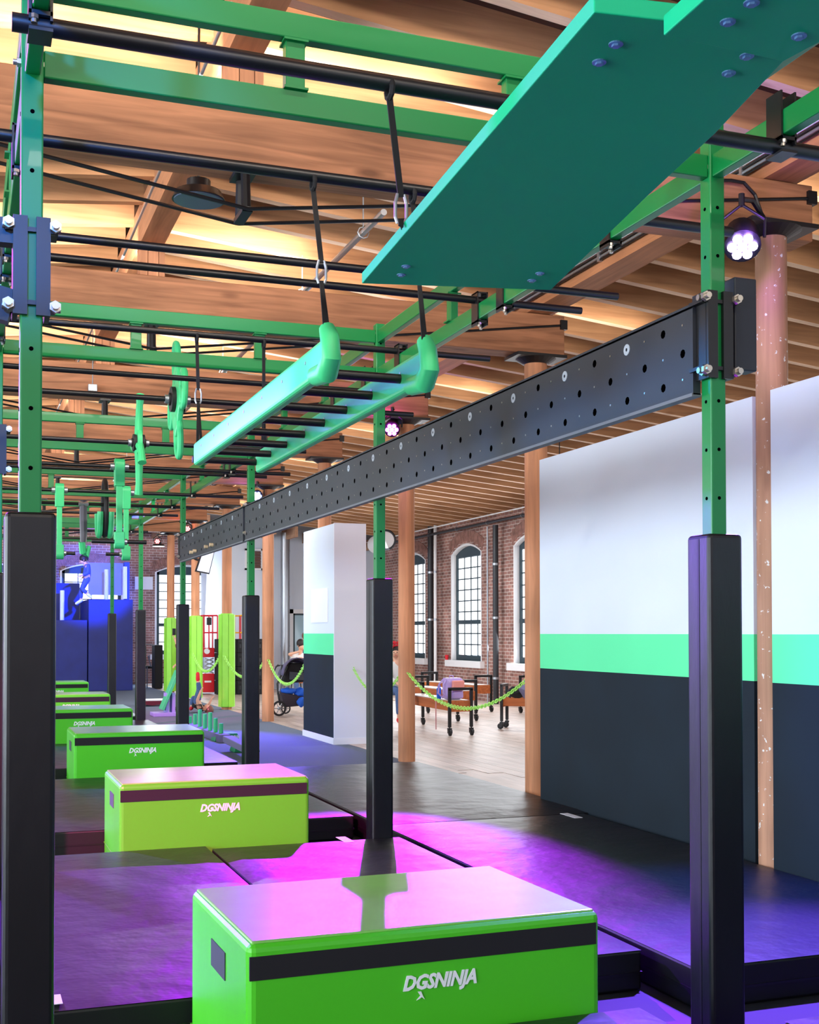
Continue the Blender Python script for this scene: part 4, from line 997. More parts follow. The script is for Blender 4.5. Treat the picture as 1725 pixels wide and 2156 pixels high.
m_ = MB(); m_.prism([(-.22, .47)]+[(.22*math.cos(a), .82+.2*math.sin(a)) for a in [PI-i*PI/10 for i in range(11)]]+[(.22, .47)], .19, .25, 'Y'); m_.build('backrest', ORANGE, t, bevel=.02)
for a, c in ((-.19, -.19), (.19, -.19), (-.19, .19), (.19, .19)):
    m_ = MB(); m_.cyl((a, c, 0), (a, c, .42), .015, 8); m_.build('leg', BLACKST, t)

# ------------------------------------------------------------------ pushchair
B = 22.8
def pa(px, py, dy=0): return at(px, py, 'Y', B+dy)
g = at(592, 1508, 'Z', 0)
t = thing('pushchair', 'black pushchair with a violet-grey hood and a blue cloth in its basket', 'pushchair', (6.0, B, 0))
for i, (px, r, dy, py0) in enumerate(((588, .150, -.12, 1508), (602, .105, .45, 1503), (652, .13, -.1, 1507))):
    c = at(px, py0, 'Z', 0); c = Vector((c.x, c.y, r))
    m_ = MB(); m_.tube([c+Vector((r*.86*math.cos(a), .0+r*.25*math.cos(a), r*.86*math.sin(a))) for a in [k*PI/12 for k in range(24)]], r*.14, 8, True); wh = m_.build('wheel', RUBBER, t, smooth=True)
    m_ = MB(); m_.cyl(c+Vector((.012, -.02, 0)), c+Vector((-.012, .02, 0)), r*.2, 12)
    for k in range(6): a = k*PI/3; m_.cyl(c, c+Vector((r*.8*math.cos(a), r*.22*math.cos(a), r*.8*math.sin(a))), .008, 5)
    m_.build('spokes', STEEL, wh)
hoodc = pa(622, 1408)
m_ = MB(); vs = []; nn = 12
for j in range(7):
    a = -.15+j*(PI*.62)/6
    for i in range(nn+1):
        b2 = PI*i/nn; vs.append((hoodc.x+.28*math.cos(b2)*(1.05), hoodc.y+.30*math.sin(a)-.15-.0*i, hoodc.z-.12+.34*math.sin(b2)*(.75+.25*math.cos(a))))
m_.add(vs, [(j*(nn+1)+i, j*(nn+1)+i+1, (j+1)*(nn+1)+i+1, (j+1)*(nn+1)+i) for j in range(6) for i in range(nn)]); hd = m_.build('hood', GREYC, t, smooth=True)
sm = hd.modifiers.new('thick', 'SOLIDIFY'); sm.thickness = .015
m_ = MB(); m_.tube([pa(604, 1402, -.12), pa(610, 1392, -.14), pa(625, 1386, -.16), pa(640, 1388, -.16), pa(650, 1393, -.15)], .018, 8); m_.build('hood_rim', BURG if False else BLACKC, t, smooth=True)
s0 = [pa(612, 1394), pa(648, 1394), pa(645, 1440), pa(610, 1442)]
def slabpts(m2, pts, dy): m2.add([p for p in pts]+[p+Vector((0, dy, 0)) for p in pts], [(0, 1, 2, 3), (7, 6, 5, 4), (0, 4, 5, 1), (1, 5, 6, 2), (2, 6, 7, 3), (3, 7, 4, 0)])
m_ = MB(); slabpts(m_, [pa(611, 1396), pa(644, 1396), pa(641, 1436), pa(594, 1440)], .32); m_.build('seat_shell', BLACKC, t, bevel=.03, seg=3)
m_ = MB(); slabpts(m_, [pa(610, 1414, -.03), pa(646, 1417, -.03), pa(643, 1433, -.03), pa(610, 1431, -.03)], .04); m_.build('rear_pocket', mat('mesh_pocket', (60, 66, 78), .7), t, bevel=.01)
m_ = MB(); m_.tube([pa(580, 1405), pa(586, 1400), pa(594, 1400), pa(592, 1420), pa(584, 1440), pa(586, 1462), pa(590, 1485)], .018, 8); m_.build('frame', BLACKST, t, smooth=True)
m_ = MB(); m_.tube([pa(602, 1412, .1), pa(592, 1430, .1), pa(588, 1455, .1), pa(604, 1492, .4)], .014, 8); m_.build('frame', STEEL, t, smooth=True)
m_ = MB(); m_.tube([pa(641, 1436, .05), pa(645, 1465, .05), pa(653, 1495, .0)], .014, 8); m_.build('frame', BLACKST, t, smooth=True)
m_ = MB(); slabpts(m_, [pa(592, 1458), pa(642, 1466), pa(636, 1486), pa(600, 1490)], .40); m_.build('basket', mat('basket_cloth', (52, 44, 56), .85), t, bevel=.04, seg=3)
m_ = MB(); m_.tube([pa(578, 1412), pa(582, 1403), pa(590, 1401)], .012, 6); m_.build('handlebar', RUBBER, t, smooth=True)
m_ = MB(); m_.ball(pa(607, 1455, .12), .13, 14, 8, (1.3, 1, .5)); m_.ball(pa(634, 1458, .1), .14, 14, 8, (1, 1, .7)); m_.ball(pa(634, 1478, -.05), .09, 12, 8, (.9, .7, 1.1))
for i, v in enumerate(m_.v): m_.v[i] = (v[0]+.015*math.sin(v[2]*45), v[1], v[2]+.012*math.sin(v[0]*50))
tag(m_.build('blue_jacket', BLUEC, smooth=True), 'bright blue jacket stuffed into the pushchair basket', 'jacket')

# ------------------------------------------------------------------ television, lifts, crates, chair, bin
t = thing('television', 'bright television tilted down from the column behind the pegboard', 'television', at(432, 1184, 'Y', 28.55))
m_ = MB(); fpt = [at(*q, 'Y', 28.5) for q in ((424, 1163), (453, 1157), (441, 1209), (411, 1203))]; slabpts(m_, fpt, .07); m_.build('case', BLACKST, t)
m_ = MB(); fp2 = [at(*q, 'Y', 28.49) for q in ((426.5, 1166), (451, 1160.5), (440, 1206), (415, 1201))]; slabpts(m_, fp2, .008); m_.build('screen', SCREEN, t)
m_ = MB(); c = at(432, 1184, 'Y', 28.57); m_.cyl(c, (5.15, 28.72, c.z+.1), .03, 8); m_.build('wall_arm', BLACKST, t)
def pbox(m2, x0, y0, x1, y1, Y, d):
    a, c = at(x0, y1, 'Y', Y), at(x1, y0, 'Y', Y); m2.box(a.x, Y, max(a.z, .0), c.x, Y+d, c.z); return m2
for i, (off, Y, lab, col2) in enumerate(((0, 31.6, 'red scissor lift with a guard rail behind the lime pads', RED), (78, 32.2, 'second scissor lift with red and yellow rails, behind the crates', YEL))):
    t = thing('scissor_lift', lab, 'lift', (at(445+off, 1459, 'Y', Y).x, Y, 0))
    m_ = MB(); pbox(m_, 427+off, 1418, 452+off, 1458, Y, .7); m_.build('chassis', RED, t, bevel=.02)
    m_ = MB(); pbox(m_, 428+off, 1364, 452+off, 1384, Y, .7); m_.build('platform_base', RED, t, bevel=.015)
    for k in range(4):
        for s in (0, 1):
            a, c = at(431+off, 1386+k*8+s*7, 'Y', Y+.02+s*.03), at(450+off, 1386+k*8+(1-s)*7, 'Y', Y+.02+s*.03)
            m_ = MB(); m_.bar(a, c, .02, .035, up=(0, 0, 1)); m_.build('scissor_bar', STEEL, t)
    for x0 in (427, 440, 458):
        for dy in (0, .66):
            m_ = MB(); a, c = at(x0+off, 1368, 'Y', Y), at(x0+off, 1296, 'Y', Y); m_.cyl((a.x, Y+dy, a.z), (a.x, Y+dy, c.z), .02, 8); m_.build('rail_post', RED, t)
    for yy in (1296, 1332):
        for dy in (0, .66):
            m_ = MB(); a, c = at(427+off, yy, 'Y', Y), at(458+off, yy, 'Y', Y); m_.cyl((a.x, Y+dy, a.z), (c.x, Y+dy, a.z), .02, 8); m_.build('guard_rail', col2, t)
    m_ = MB(); pbox(m_, 436+off, 1300, 446+off, 1316, Y-.06, .12); m_.build('control_box', BLACKST, t, bevel=.01)
    m_ = MB(); a = at(436+off, 1371, 'Y', Y-.01); m_.cyl((a.x, Y-.012, a.z), (a.x, Y, a.z), .075, 16); m_.build('round_badge', WHITE, t)
    m_ = MB(); pbox(m_, 431+off, 1433, 445+off, 1437, Y-.012, .012); m_.build('number_plate', WHITE, t)
cr = None; n = 0
wcr = at(470, 1400, 'Y', 31.3).x-at(457, 1400, 'Y', 31.3).x
for c_ in range(8):
    xx0 = at(457, 1400, 'Y', 31.2).x + c_*(wcr+.015)
    for r_ in range(4):
        if cr is None:
            t = thing('storage_crate', 'black storage crate in the stacked wall of crates', 'crate', (0, 0, 0), world=False, group='stacked black crates')
            m_ = MB(); m_.box(0, 0, 0, wcr, .35, .355); m_.build('bin', BLACKC, t, bevel=.015)
            m_ = MB(); m_.box(.03, -.012, .28, wcr-.03, 0, .31); m_.build('rim', RUBBER, t); m_ = MB(); m_.box(.10, -.006, .12, wcr-.1, 0, .22); m_.build('panel_inset', DARKPIPE, t)
            cr = t; o = t
        else: o = copy_tree(cr)
        o.location = (xx0, 31.2, r_*.36); o['label'] = 'black storage crate, %s stack from the left, %s' % (('first', 'second', 'third', 'fourth', 'fifth', 'sixth', 'seventh', 'eighth')[c_], ('on the floor', 'second from the floor', 'third from the floor', 'topmost of its stack')[r_])
# dark chair and bins at the foot of the fifth post
t = thing('tube_chair', 'black chair with a bent steel tube frame against the blue platform', 'chair', at(318, 1448, 'Z', 0))
Yc = at(318, 1448, 'Z', 0).y
def pc(px, py, d=0): return at(px, py, 'Y', Yc+d)
for d in (0, .45):
    m_ = MB(); m_.tube([pc(308, 1357, d), pc(318, 1357, d), pc(325, 1362, d), pc(326, 1403, d), pc(318, 1404, d), pc(312, 1380, d)], .018, 6); m_.build('frame', STEEL, t, smooth=True)
    m_ = MB(); a = pc(310, 1404, d); m_.cyl(a, (a.x, a.y, 0), .018, 6); a = pc(328, 1404, d); m_.cyl(a, (a.x, a.y, 0), .018, 6); m_.build('leg', STEEL, t)
m_ = MB(); a, c = pc(306, 1408), pc(330, 1402); m_.box(a.x, Yc, a.z, c.x, Yc+.45, c.z); m_.build('seat', BLACKC, t, bevel=.02)
m_ = MB(); a, c = pc(306, 1400), pc(312, 1360); m_.box(a.x, Yc, a.z, c.x-.05, Yc+.45, c.z); m_.build('backrest', BLACKC, t, bevel=.02)
a = at(326, 1450, 'Z', 0); c = at(343, 1358, 'Y', a.y)
t = tag(MB().box(a.x, a.y, 0, c.x, a.y+.6, c.z).build('black_cabinet', BLACKC, bevel=.02), 'tall black cabinet between the tube chair and the lime pad', 'cabinet')
a = at(341, 1450, 'Z', 0); c = at(350, 1342, 'Y', a.y)
tag(MB().cone((a.x+.28, a.y+.1, 0), (a.x+.28, a.y+.1, c.z), .13, .15, 16).build('grey_tube', GREYC, smooth=True), 'grey upright foam roll beside the black cabinet', 'roll')

# ------------------------------------------------------------------ blue obstacle platform at the far end
t = thing('jump_platform', 'blue-lit stepped platform of plywood blocks at the far end', 'platform', (3.2, 34.5, 0))
for (x0, x1, zt) in ((.6, 3.24, 1.95), (3.26, 4.47, 2.52)):
    xs_ = [x0+(x1-x0)*i/2 for i in range(3)] if x1-x0 > 1.5 else [x0, x1]
    for i in range(len(xs_)-1):
        m_ = MB(); m_.box(xs_[i]+.004, 34.4, 0, xs_[i+1]-.004, 37.4, zt); m_.build('block', BLUEP, t, bevel=.012)
A = at(113, 1300, 'Y', 37.0); C_ = at(168, 1228, 'Y', 37.0)
m_ = MB(); m_.box(.8, 37.0, 1.95, C_.x, 37.08, C_.z); m_.build('back_board', BLUEP, t)
A = at(186, 1256, 'Y', 37.0); C_ = at(262, 1186, 'Y', 37.0)
m_ = MB(); m_.box(A.x, 37.0, A.z+.05, C_.x, 37.08, C_.z); m_.build('back_board', LILAC, t)
m_ = MB(); A = at(262, 1262, 'Y', 36.6); C_ = at(273, 1184, 'Y', 36.6); m_.box(A.x, 36.6, 2.5, C_.x, 36.9, C_.z); m_.build('end_board', NAVYC, t)
for (px, pt, pb_, zb) in ((131, 1243, 1304, 1.95), (224, 1199, 1260, 2.52), (263, 1193, 1250, 2.6)):
    a = at(px, pt, 'Y', 36.4); m_ = MB(); m_.cyl((a.x, 36.4, zb), (a.x, 36.4, a.z), .062, 16); m_.build('peg_tube', WHITE, t, smooth=True)
a = at(133, 1190, 'Y', 38.3)
t = tag(MB().box(5.05, 38.44, 2.95, 6.35-.75, 38.5, 3.35).build('whitewash_patch', WHITE), 'pale whitewashed patch on the brick between the far windows', 'patch')

# ------------------------------------------------------------------ training things on the carpet
z0 = .12
pegs = [(400, 1508, 1523), (411, 1503, 1525), (421, 1494, 1530), (431.7, 1503, 1533.5), (442.8, 1500, 1538), (454, 1512, 1541), (465.7, 1523, 1544)]
bs = [at(px, pb_, 'Z', z0) for px, pt, pb_ in pegs]
t = thing('peg_beam', 'grey floor beam with seven upright mint pegs of different heights', 'beam', bs[3])
m_ = MB(); d = (bs[0]-bs[-1]).normalized(); m_.bar(bs[-1]-d*.25-Vector((0, 0, .06)), bs[0]+d*.25-Vector((0, 0, .06)), .16, .12); m_.build('base_beam', GREYC, t, bevel=.01)
for (px, pt, pb_), q in zip(pegs, bs):
    h = (pb_-pt)*(q.y*.938+q.x*.3457)/FPX; m_ = MB(); m_.cyl(q, q+Vector((0, 0, h)), .032, 14); m_.build('peg', MINT, t, smooth=True)
def foam_block(px0, px1, py, label, logo=False):
    a, c = at(px0, py, 'Z', 0), at(px1, py, 'Z', 0); y = (a.y+c.y)/2; L = (c.x-a.x)
    t = thing('foam_block', label, 'block', ((a.x+c.x)/2, y, 0), world=False, group='green wedge blocks')
    m_ = MB(); m_.prism([(-L/2, 0), (L/2, 0), (L/2-.04, .12), (-L/2+.04, .12)], -.0, .3, 'Y'); m_.build('wedge', mat('wedge_green', (16, 138, 84), .5) if 'wedge_green' not in MATS else MATS['wedge_green'], t, bevel=.012)
    if logo:
        lg = bpy.data.objects.new('logo', LOGOME); COL.objects.link(lg); lg.parent = t; lg.location = (.08, -.003, .06); lg.rotation_euler = (PI/2, 0, 0); lg.scale = (.7, .9, 1)
    return t
foam_block(449, 508, 1561, 'green wedge block with white print, just right of the peg beam', True)
foam_block(490, 551, 1584, 'green wedge block at the foot of the third right post')
a, c = at(480, 1556, 'Z', .16), at(525, 1578, 'Z', .16)
tag(MB().bar(a, c, .14, .09).build('grey_beam', GREYC, bevel=.01), 'short grey balance beam resting across the two green wedge blocks', 'beam')
t = thing('tilt_plank', 'mint plank leaning on a lilac stand beyond the fourth right post', 'plank', (3.6, 23.5, 0))
m_ = MB(); m_.bar(at(340, 1494, 'Y', 23.6), at(374, 1412, 'Y', 23.6), .06, .35, up=(0, 1, 0)); 
m_.build('plank', MINT, t, bevel=.008)
m_ = MB(); a, c = at(318, 1507, 'Z', 0), at(370, 1507, 'Z', 0); m_.box(a.x, 23.4, 0, c.x, 23.9, .07); m_.build('base', LILAC, t, bevel=.008)
for px in (352, 365):
    m_ = MB(); a = at(px, 1500, 'Y', 23.55); c = at(px, 1459, 'Y', 23.55); m_.box(a.x-.03, 23.5, .07, a.x+.03, 23.8, c.z); m_.build('upright', LILAC, t)
a = at(318, 1484, 'Z', .02)
t = thing('rocker_board', 'white rocker board with a dark red edge on the carpet past the fifth post', 'board', (a.x, a.y, .02), world=False)
m_ = MB(); m_.prism([(-.3, .08), (-.15, .02), (0, 0), (.15, .02), (.3, .08), (.3, .10), (-.3, .10)], -.3, .3, 'Y'); m_.build('rocker', BURG, t); m_ = MB(); m_.box(-.3, -.3, .10, .3, .3, .12); m_.build('deck', WHITE, t, bevel=.006)

# ------------------------------------------------------------------ people
def skin_mesh(name, J, edges, mt, parent, sub=2, grow=0.0, root=0):
    keys = []
    for e in edges:
        for k in e:
            if k not in keys: keys.append(k)
    me = bpy.data.meshes.new(name); o0 = Vector(parent.location)
    me.from_pydata([tuple(J[k][0]-o0) for k in keys], [(keys.index(a), keys.index(b2)) for a, b2 in edges], [])
    o = bpy.data.objects.new(name, me); COL.objects.link(o); o.parent = parent
    o.modifiers.new('skin', 'SKIN'); me.skin_vertices[0].data
    for i, k in enumerate(keys):
        r = J[k][1]+grow; me.skin_vertices[0].data[i].radius = (r, r)
    for i in range(len(keys)): me.skin_vertices[0].data[i].use_root = (i == root)
    s_ = o.modifiers.new('sub', 'SUBSURF'); s_.levels = sub; s_.render_levels = sub
    me.materials.append(mt)
    # bake to a real mesh
    dg = bpy.context.evaluated_depsgraph_get(); dg.update(); m2 = bpy.data.meshes.new_from_object(o.evaluated_get(dg)); o.modifiers.clear(); o.data = m2
    m2.materials.clear(); m2.materials.append(mt); m2.polygons.foreach_set('use_smooth', [True]*len(m2.polygons))
    return o
ARM = lambda s: [('chest', 'sh'+s), ('sh'+s, 'el'+s), ('el'+s, 'wr'+s), ('wr'+s, 'pm'+s)]
LEG = lambda s: [('pel', 'hp'+s), ('hp'+s, 'kn'+s), ('kn'+s, 'an'+s), ('an'+s, 'to'+s)]
def person(label, P, s=1.0, top=BLACKC, legs=JEANS, shoes=BLACKC, hair=HAIRD, face=Vector((-1, 0, 0)), sleeves=True, group=None, ponytail=False, extra=None):
    """P: joint name -> world position; missing hands follow from elbow to wrist"""
    J = {}
    rad = dict(pel=.115, wai=.105, chest=.12, nk=.05, jaw=.065, hd=.088, top=.07, sh=.055, el=.042, wr=.028, pm=.026, hp=.085, kn=.058, an=.038, to=.035)
    for k, v in P.items():
        J[k] = (Vector(v), rad[k.rstrip('LR') if k not in rad else k]*s)
    for q in 'LR':
        if 'wr'+q in J: d = (J['wr'+q][0]-J['el'+q][0]).normalized(); J['pm'+q] = (J['wr'+q][0]+d*.06*s, .026*s)
    face = face.normalized(); hd = J['hd'][0]; upd = (hd-J['nk'][0]).normalized()
    J['jaw'] = (hd-upd*.075*s+face*.01*s, .058*s); J['top'] = (hd+upd*.065*s, .075*s)
    t = thing('person', label, 'person', (J['pel'][0].x, J['pel'][0].y, min(v[0].z for v in J.values())-.03), group=group)
    E = [('pel', 'wai'), ('wai', 'chest'), ('chest', 'nk'), ('nk', 'jaw'), ('jaw', 'hd'), ('hd', 'top')]
    body = E+sum([ARM(q) for q in 'LR' if 'wr'+q in J], [])+sum([LEG(q) for q in 'LR' if 'an'+q in J], [])
    skin_mesh('body', J, body, SKIN, t, 2)
    cl_ = [('pel', 'wai'), ('wai', 'chest')]
    Jc = dict(J)
    for q in 'LR':
        if 'wr'+q in J:
            Jc['cuf'+q] = (J['el'+q][0].lerp(J['wr'+q][0], .8) if sleeves else J['sh'+q][0].lerp(J['el'+q][0], .55), (.04 if sleeves else .058)*s)
            cl_ += [('chest', 'sh'+q)] + ([('sh'+q, 'el'+q), ('el'+q, 'cuf'+q)] if sleeves else [('sh'+q, 'cuf'+q)])
    Jc['col'] = (J['chest'][0].lerp(J['nk'][0], .7), .06*s); cl_ += [('chest', 'col')]
    skin_mesh('shirt', Jc, cl_, top, t, 2, .016*s)
    ll = [q for q in 'LR' if 'an'+q in J]
    if ll:
        for q in ll: Jc['hem'+q] = (J['kn'+q][0].lerp(J['an'+q][0], .85), .046*s)
        skin_mesh('trousers', Jc, [('wai', 'pel')]+sum([[('pel', 'hp'+q), ('hp'+q, 'kn'+q), ('kn'+q, 'hem'+q)] for q in ll], []), legs, t, 2, .010*s)
        for q in ll:
            a, c = J['an'+q][0], J['to'+q][0]; d = (c-a).normalized()
            m_ = MB(); m_.tube([a-d*.05*s, a, a.lerp(c, .6), c, c+d*.03*s], [.03*s, .05*s, .045*s, .042*s, .02*s], 10); m_.build('shoe', shoes, t, smooth=True)
    for q in 'LR':
        if 'wr'+q not in J: continue
        p = J['pm'+q][0]; d = (J['pm'+q][0]-J['wr'+q][0]).normalized(); sd = d.cross(Vector((0, 0, 1)));
        if sd.length < .1: sd = d.cross(Vector((0, 1, 0)))
        sd.normalize(); nm = sd.cross(d)
        m_ = MB()
        for i in range(4):
            b0 = p+sd*(i-1.5)*.017*s; L = (.06, .07, .066, .052)[i]*s
            m_.tube([b0, b0+d*L*.5, b0+d*L*.85-nm*.014*s, b0+d*L-nm*.03*s], [.009*s, .009*s, .008*s, .006*s], 6)
        b0 = J['wr'+q][0]+d*.025*s-sd*.022*s; m_.tube([b0, b0-sd*.025*s+d*.02*s, b0-sd*.03*s+d*.05*s], [.011*s, .01*s, .007*s], 6); m_.build('fingers', SKIN, t, smooth=True)
    # hair cap and face
    m_ = MB(); c = hd-face*.022*s+upd*.03*s; m_.ball(c, .108*s, 16, 10, (1, 1, 1.05))
    if ponytail: m_.tube([c-face*.09*s, c-face*.15*s-Vector((0, 0, .03*s)), c-face*.15*s-Vector((0, 0, .14*s))], [.03*s, .035*s, .012*s], 8)
    m_.build('hair', hair, t, smooth=True)
    sd = face.cross(upd).normalized(); m_ = MB(); m_.ball(hd+face*.035*s-upd*.018*s, .078*s, 14, 10); m_.tube([hd+face*.10*s+upd*.01*s, hd+face*.127*s-upd*.018*s], [.008*s, .013*s], 6)
    m_.build('face', SKIN, t, smooth=True)
    for q in (-1, 1):
        m_ = MB(); m_.ball(hd+face*.104*s+sd*q*.03*s+upd*.004*s, .009*s, 8, 6); m_.build('eye', BLACKC, t)
        m_ = MB(); m_.ball(hd+sd*q*.092*s-upd*.01*s-face*.004*s, .022*s, 8, 6, (.6, .6, 1.1)); m_.build('ear', SKIN, t)
    m_ = MB(); m_.tube([hd+face*.108*s+sd*-.018*s-upd*.05*s, hd+face*.113*s-upd*.052*s, hd+face*.108*s+sd*.018*s-upd*.05*s], .004*s, 5); m_.build('mouth', REDC, t)
    return t
def pz6(x, y, Y): return at(60+x/4.3125, 1000+y/4.3125, 'Y', Y)
Yj = 35.2
def J6(x, y, d=0): return pz6(x, y, Yj+d)
person('person in a dark blue hoodie stepping down off the blue-lit platform', dict(
    pel=J6(528, 950), wai=J6(530, 905), chest=J6(535, 845), nk=J6(518, 808), hd=J6(497, 772),
    shL=J6(540, 830, -.15), elL=J6(540, 890, -.2), wrL=J6(478, 914, -.2), shR=J6(540, 830, .15), elR=J6(535, 895, .2), wrR=J6(500, 925, .22),
    hpL=J6(528, 958, -.09), knL=J6(482, 1030, -.1), anL=J6(540, 1085, -.1), toL=J6(568, 1108, -.1), hpR=J6(526, 958, .09), knR=J6(476, 1055, .08), anR=J6(478, 1140, .1), toR=J6(434, 1168, .1)),
    s=1.0, top=NAVYC, legs=NAVYC, shoes=WHITEC, face=Vector((-.8, 0, -.55)), ponytail=True)
def P4(x, y, Y): return at(300+x/4.145, 1080+y/4.145, 'Y', Y)
Yl = 24.3
def L4(x, y, d=0):
    p = P4(x, y, Yl+d); p.z = max(p.z, .07); return p
person('child in a black top and jeans lying on the carpet with one leg up', dict(
    pel=L4(470, 1640), wai=L4(478, 1680), chest=L4(490, 1712), nk=L4(530, 1728), hd=L4(572, 1735),
    shL=L4(500, 1695, -.12), elL=L4(478, 1640, -.15), wrL=L4(505, 1565, -.15), shR=L4(525, 1700, .12), elR=L4(572, 1690, .12), wrR=L4(596, 1640, .12),
    hpL=L4(475, 1630, -.07), knL=L4(497, 1545, -.07), anL=L4(484, 1455, -.07), toL=L4(483, 1400, -.07), hpR=L4(478, 1640, .08), knR=L4(440, 1600, .08), anR=L4(430, 1700, .1), toR=L4(420, 1725, .1)),
    s=.85, top=BLACKC, legs=JEANS, shoes=REDC, hair=HAIRB, face=Vector((0, 0, 1)), sleeves=False)
# person with a phone, mostly behind the fourth post
bx_ = at(386, 1400, 'Y', 25.0); x0 = bx_.x
person('person in burgundy holding up a phone behind the fourth right post', dict(
    pel=(x0, 25, .84), wai=(x0, 25, .98), chest=(x0, 25, 1.2), nk=(x0, 25, 1.38), hd=(x0-.01, 25, 1.5),
    shL=(x0-.02, 24.86, 1.27), elL=(x0-.07, 24.82, 1.12), wrL=at(369, 1347, 'Y', 24.82), shR=(x0, 25.14, 1.27), elR=(x0, 25.17, 1.02), wrR=(x0-.12, 25.1, .95),
    hpL=(x0, 24.92, .80), knL=(x0, 24.92, .45), anL=(x0, 24.92, .08), toL=(x0-.15, 24.92, .04), hpR=(x0, 25.08, .80), knR=(x0, 25.08, .45), anR=(x0, 25.08, .08), toR=(x0-.15, 25.08, .04)),
    s=.88, top=BURG, legs=BLACKC, hair=HAIRB)
a = at(366.5, 1331, 'Y', 24.8); t = tag(MB().box(a.x-.035, a.y-.01, a.z-.06, a.x+.035, a.y, a.z+.075).build('phone', BLACKST, bevel=.006), 'black phone held up beside the fourth right post', 'phone')
# two people beyond the pushchair
PLAID = mat('plaid_shirt', (232, 230, 236), .85)
N = PLAID.node_tree.nodes; L_ = PLAID.node_tree.links; tc = N.new('ShaderNodeTexCoord')
ck = N.new('ShaderNodeTexBrick'); ck.inputs['Scale'].default_value = 1; ck.inputs['Brick Width'].default_value = .07; ck.inputs['Row Height'].default_value = .07; ck.offset = 0; ck.inputs['Mortar Size'].default_value = .013
ck.inputs['Color1'].default_value = hexc((232, 230, 236)); ck.inputs['Color2'].default_value = hexc((225, 224, 232)); ck.inputs['Mortar'].default_value = hexc((40, 44, 70))
mp = N.new('ShaderNodeMapping'); mp.inputs['Rotation'].default_value = (PI/2, 0, 0); L_.new(tc.outputs['Object'], mp.inputs[0]); L_.new(mp.outputs[0], ck.inputs['Vector']); L_.new(ck.outputs[0], N['Principled BSDF'].inputs['Base Color'])
h = at(644, 1341, 'Y', 29.0); x0 = h.x
person('adult in a black and white plaid shirt, seen from behind the white pillar wall', dict(
    pel=(x0+.12, 29, .86), wai=(x0+.12, 29, 1.0), chest=(x0+.1, 29, 1.2), nk=(x0+.03, 29, 1.36), hd=(x0, 29, h.z),
    shL=(x0-.05, 29, 1.26), elL=(x0-.12, 28.95, 1.02), wrL=(x0-.05, 28.8, .86), shR=(x0+.26, 29, 1.26), elR=(x0+.30, 28.95, 1.02), wrR=(x0+.25, 28.8, .86),
    hpL=(x0+.04, 29, .82), knL=(x0+.04, 29, .45), anL=(x0+.04, 29, .08), toL=(x0+.04, 29.15, .04), hpR=(x0+.2, 29, .82), knR=(x0+.2, 29, .45), anR=(x0+.2, 29, .08), toR=(x0+.2, 29.15, .04)),
    s=.95, top=PLAID, legs=BLACKC, hair=HAIRB, face=Vector((-.2, 1, 0)), sleeves=True)
h = at(634, 1358, 'Y', 28.2); x0 = h.x
person('dark-haired person in a white top leaning over behind the pushchair', dict(
    pel=(x0-.05, 28.5, .55), wai=(x0-.04, 28.45, .72), chest=(x0-.02, 28.35, .98), nk=(x0, 28.25, 1.14), hd=h,
    shL=(x0-.17, 28.3, 1.06), elL=(x0-.30, 28.2, 1.08), wrL=(x0-.12, 28.05, 1.14), shR=(x0+.15, 28.3, 1.04), elR=(x0+.2, 28.2, .85), wrR=(x0+.1, 28.0, .8),
    hpL=(x0-.12, 28.5, .52), knL=(x0-.14, 28.1, .5), anL=(x0-.14, 28.1, .08), toL=(x0-.14, 27.95, .04), hpR=(x0+.06, 28.5, .52), knR=(x0+.08, 28.1, .5), anR=(x0+.08, 28.1, .08), toR=(x0+.08, 27.95, .04)),
    s=.95, top=WHITEC, legs=JEANS, hair=HAIRD, face=Vector((.3, -.5, -.6)), sleeves=False)
t = thing('stool', 'low wooden stool under the person behind the pushchair', 'stool', (x0-.04, 28.5, 0), world=False)
m_ = MB(); m_.cyl((0, 0, .38), (0, 0, .42), .17, 18); m_.build('seat', BENCHW, t)
for a in range(4): m_ = MB(); m_.cyl((.11*math.cos(a*PI/2), .11*math.sin(a*PI/2), .38), (.15*math.cos(a*PI/2), .15*math.sin(a*PI/2), 0), .014, 8); m_.build('leg', BLACKST, t)
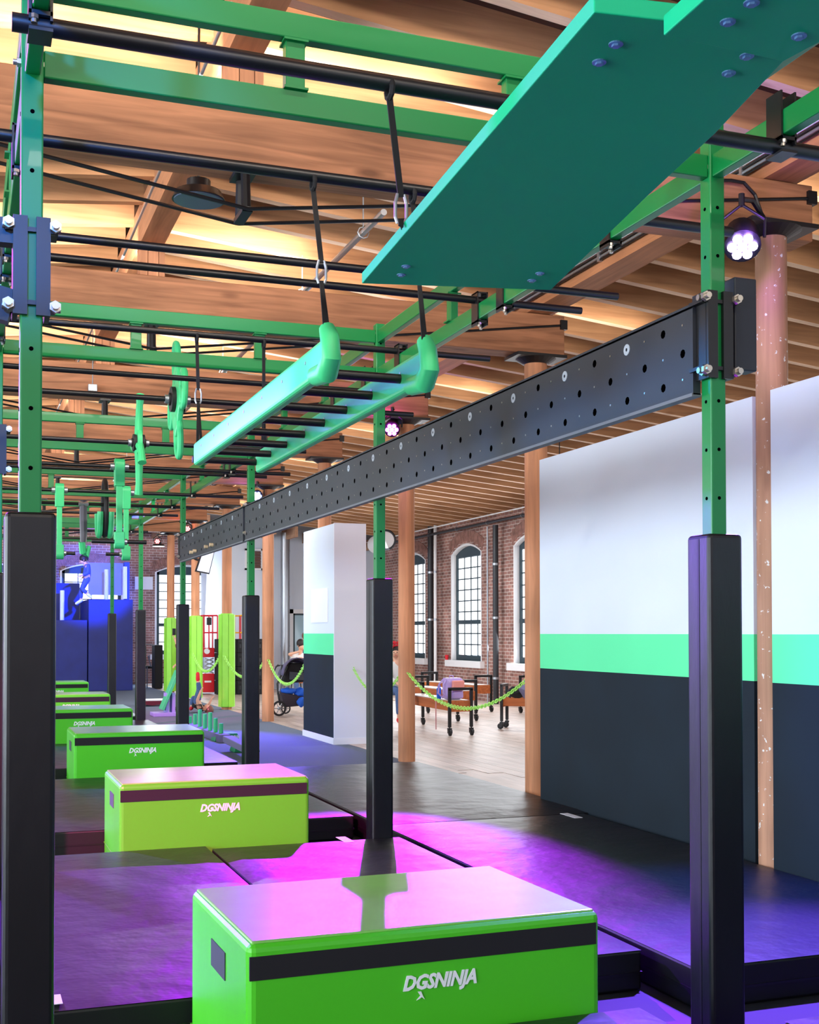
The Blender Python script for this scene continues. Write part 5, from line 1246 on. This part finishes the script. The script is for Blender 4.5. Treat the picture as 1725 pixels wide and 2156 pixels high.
# girl with a red bow
Yg = 19.4; h = at(833, 1374, 'Y', Yg); x0 = h.x
t = person('girl with a red headscarf bow in a white top, sitting behind the second right post', dict(
    pel=(x0+.02, Yg, .62), wai=(x0+.02, Yg, .76), chest=(x0+.03, Yg, .98), nk=(x0+.01, Yg, 1.13), hd=h,
    shL=(x0-.12, Yg-.02, 1.05), elL=(x0-.17, Yg-.1, .84), wrL=(x0-.06, Yg-.28, .74), shR=(x0+.17, Yg, 1.05), elR=(x0+.2, Yg-.06, .84), wrR=(x0+.12, Yg-.25, .72),
    hpL=(x0-.06, Yg-.02, .62), knL=(x0-.08, Yg-.38, .62), anL=(x0-.08, Yg-.40, .15), toL=(x0-.08, Yg-.55, .09), hpR=(x0+.1, Yg-.02, .62), knR=(x0+.1, Yg-.38, .62), anR=(x0+.1, Yg-.4, .15), toR=(x0+.1, Yg-.55, .09)),
    s=.95, top=WHITEC, legs=JEANS, shoes=REDC, hair=HAIRD, face=Vector((-.35, -1, 0)))
m_ = MB(); m_.tube([h+Vector((-.10, -.03, .03)), h+Vector((-.06, -.05, .115)), h+Vector((.04, -.04, .125)), h+Vector((.10, -.0, .04))], .017, 8)
for s_ in (-1, 1): m_.ball(h+Vector((s_*.04, -.05, .165)), .042, 10, 6, (1, .5, .8))
m_.build('headscarf_bow', REDC, t, smooth=True)
m_ = MB(); m_.tube([h+Vector((.04, .05, .02)), h+Vector((.08, .05, -.12)), h+Vector((.09, .02, -.24))], [.07, .06, .03], 10); m_.build('long_hair', HAIRD, t, smooth=True)

# stamped lumber marks on one rafter
me = text_mesh('Bomstam   31  16  20', .075, 'stamp', 0, .0)
p0 = at(195, 85, 'Y', 8.45)
o = bpy.data.objects.new('lumber_stamp', me); COL.objects.link(o); me.materials.clear(); me.materials.append(mat('stamp_ink', (120, 76, 46), .8))
jy_ = max([y for y in ys if y < 8.9]); p0 = at(190, 82, 'Y', jy_-.003)
o.location = p0; o.rotation_euler = (PI/2, -SL, 0); tag(o, 'faded ink numbers stamped on a rafter at the top left', 'stamp')
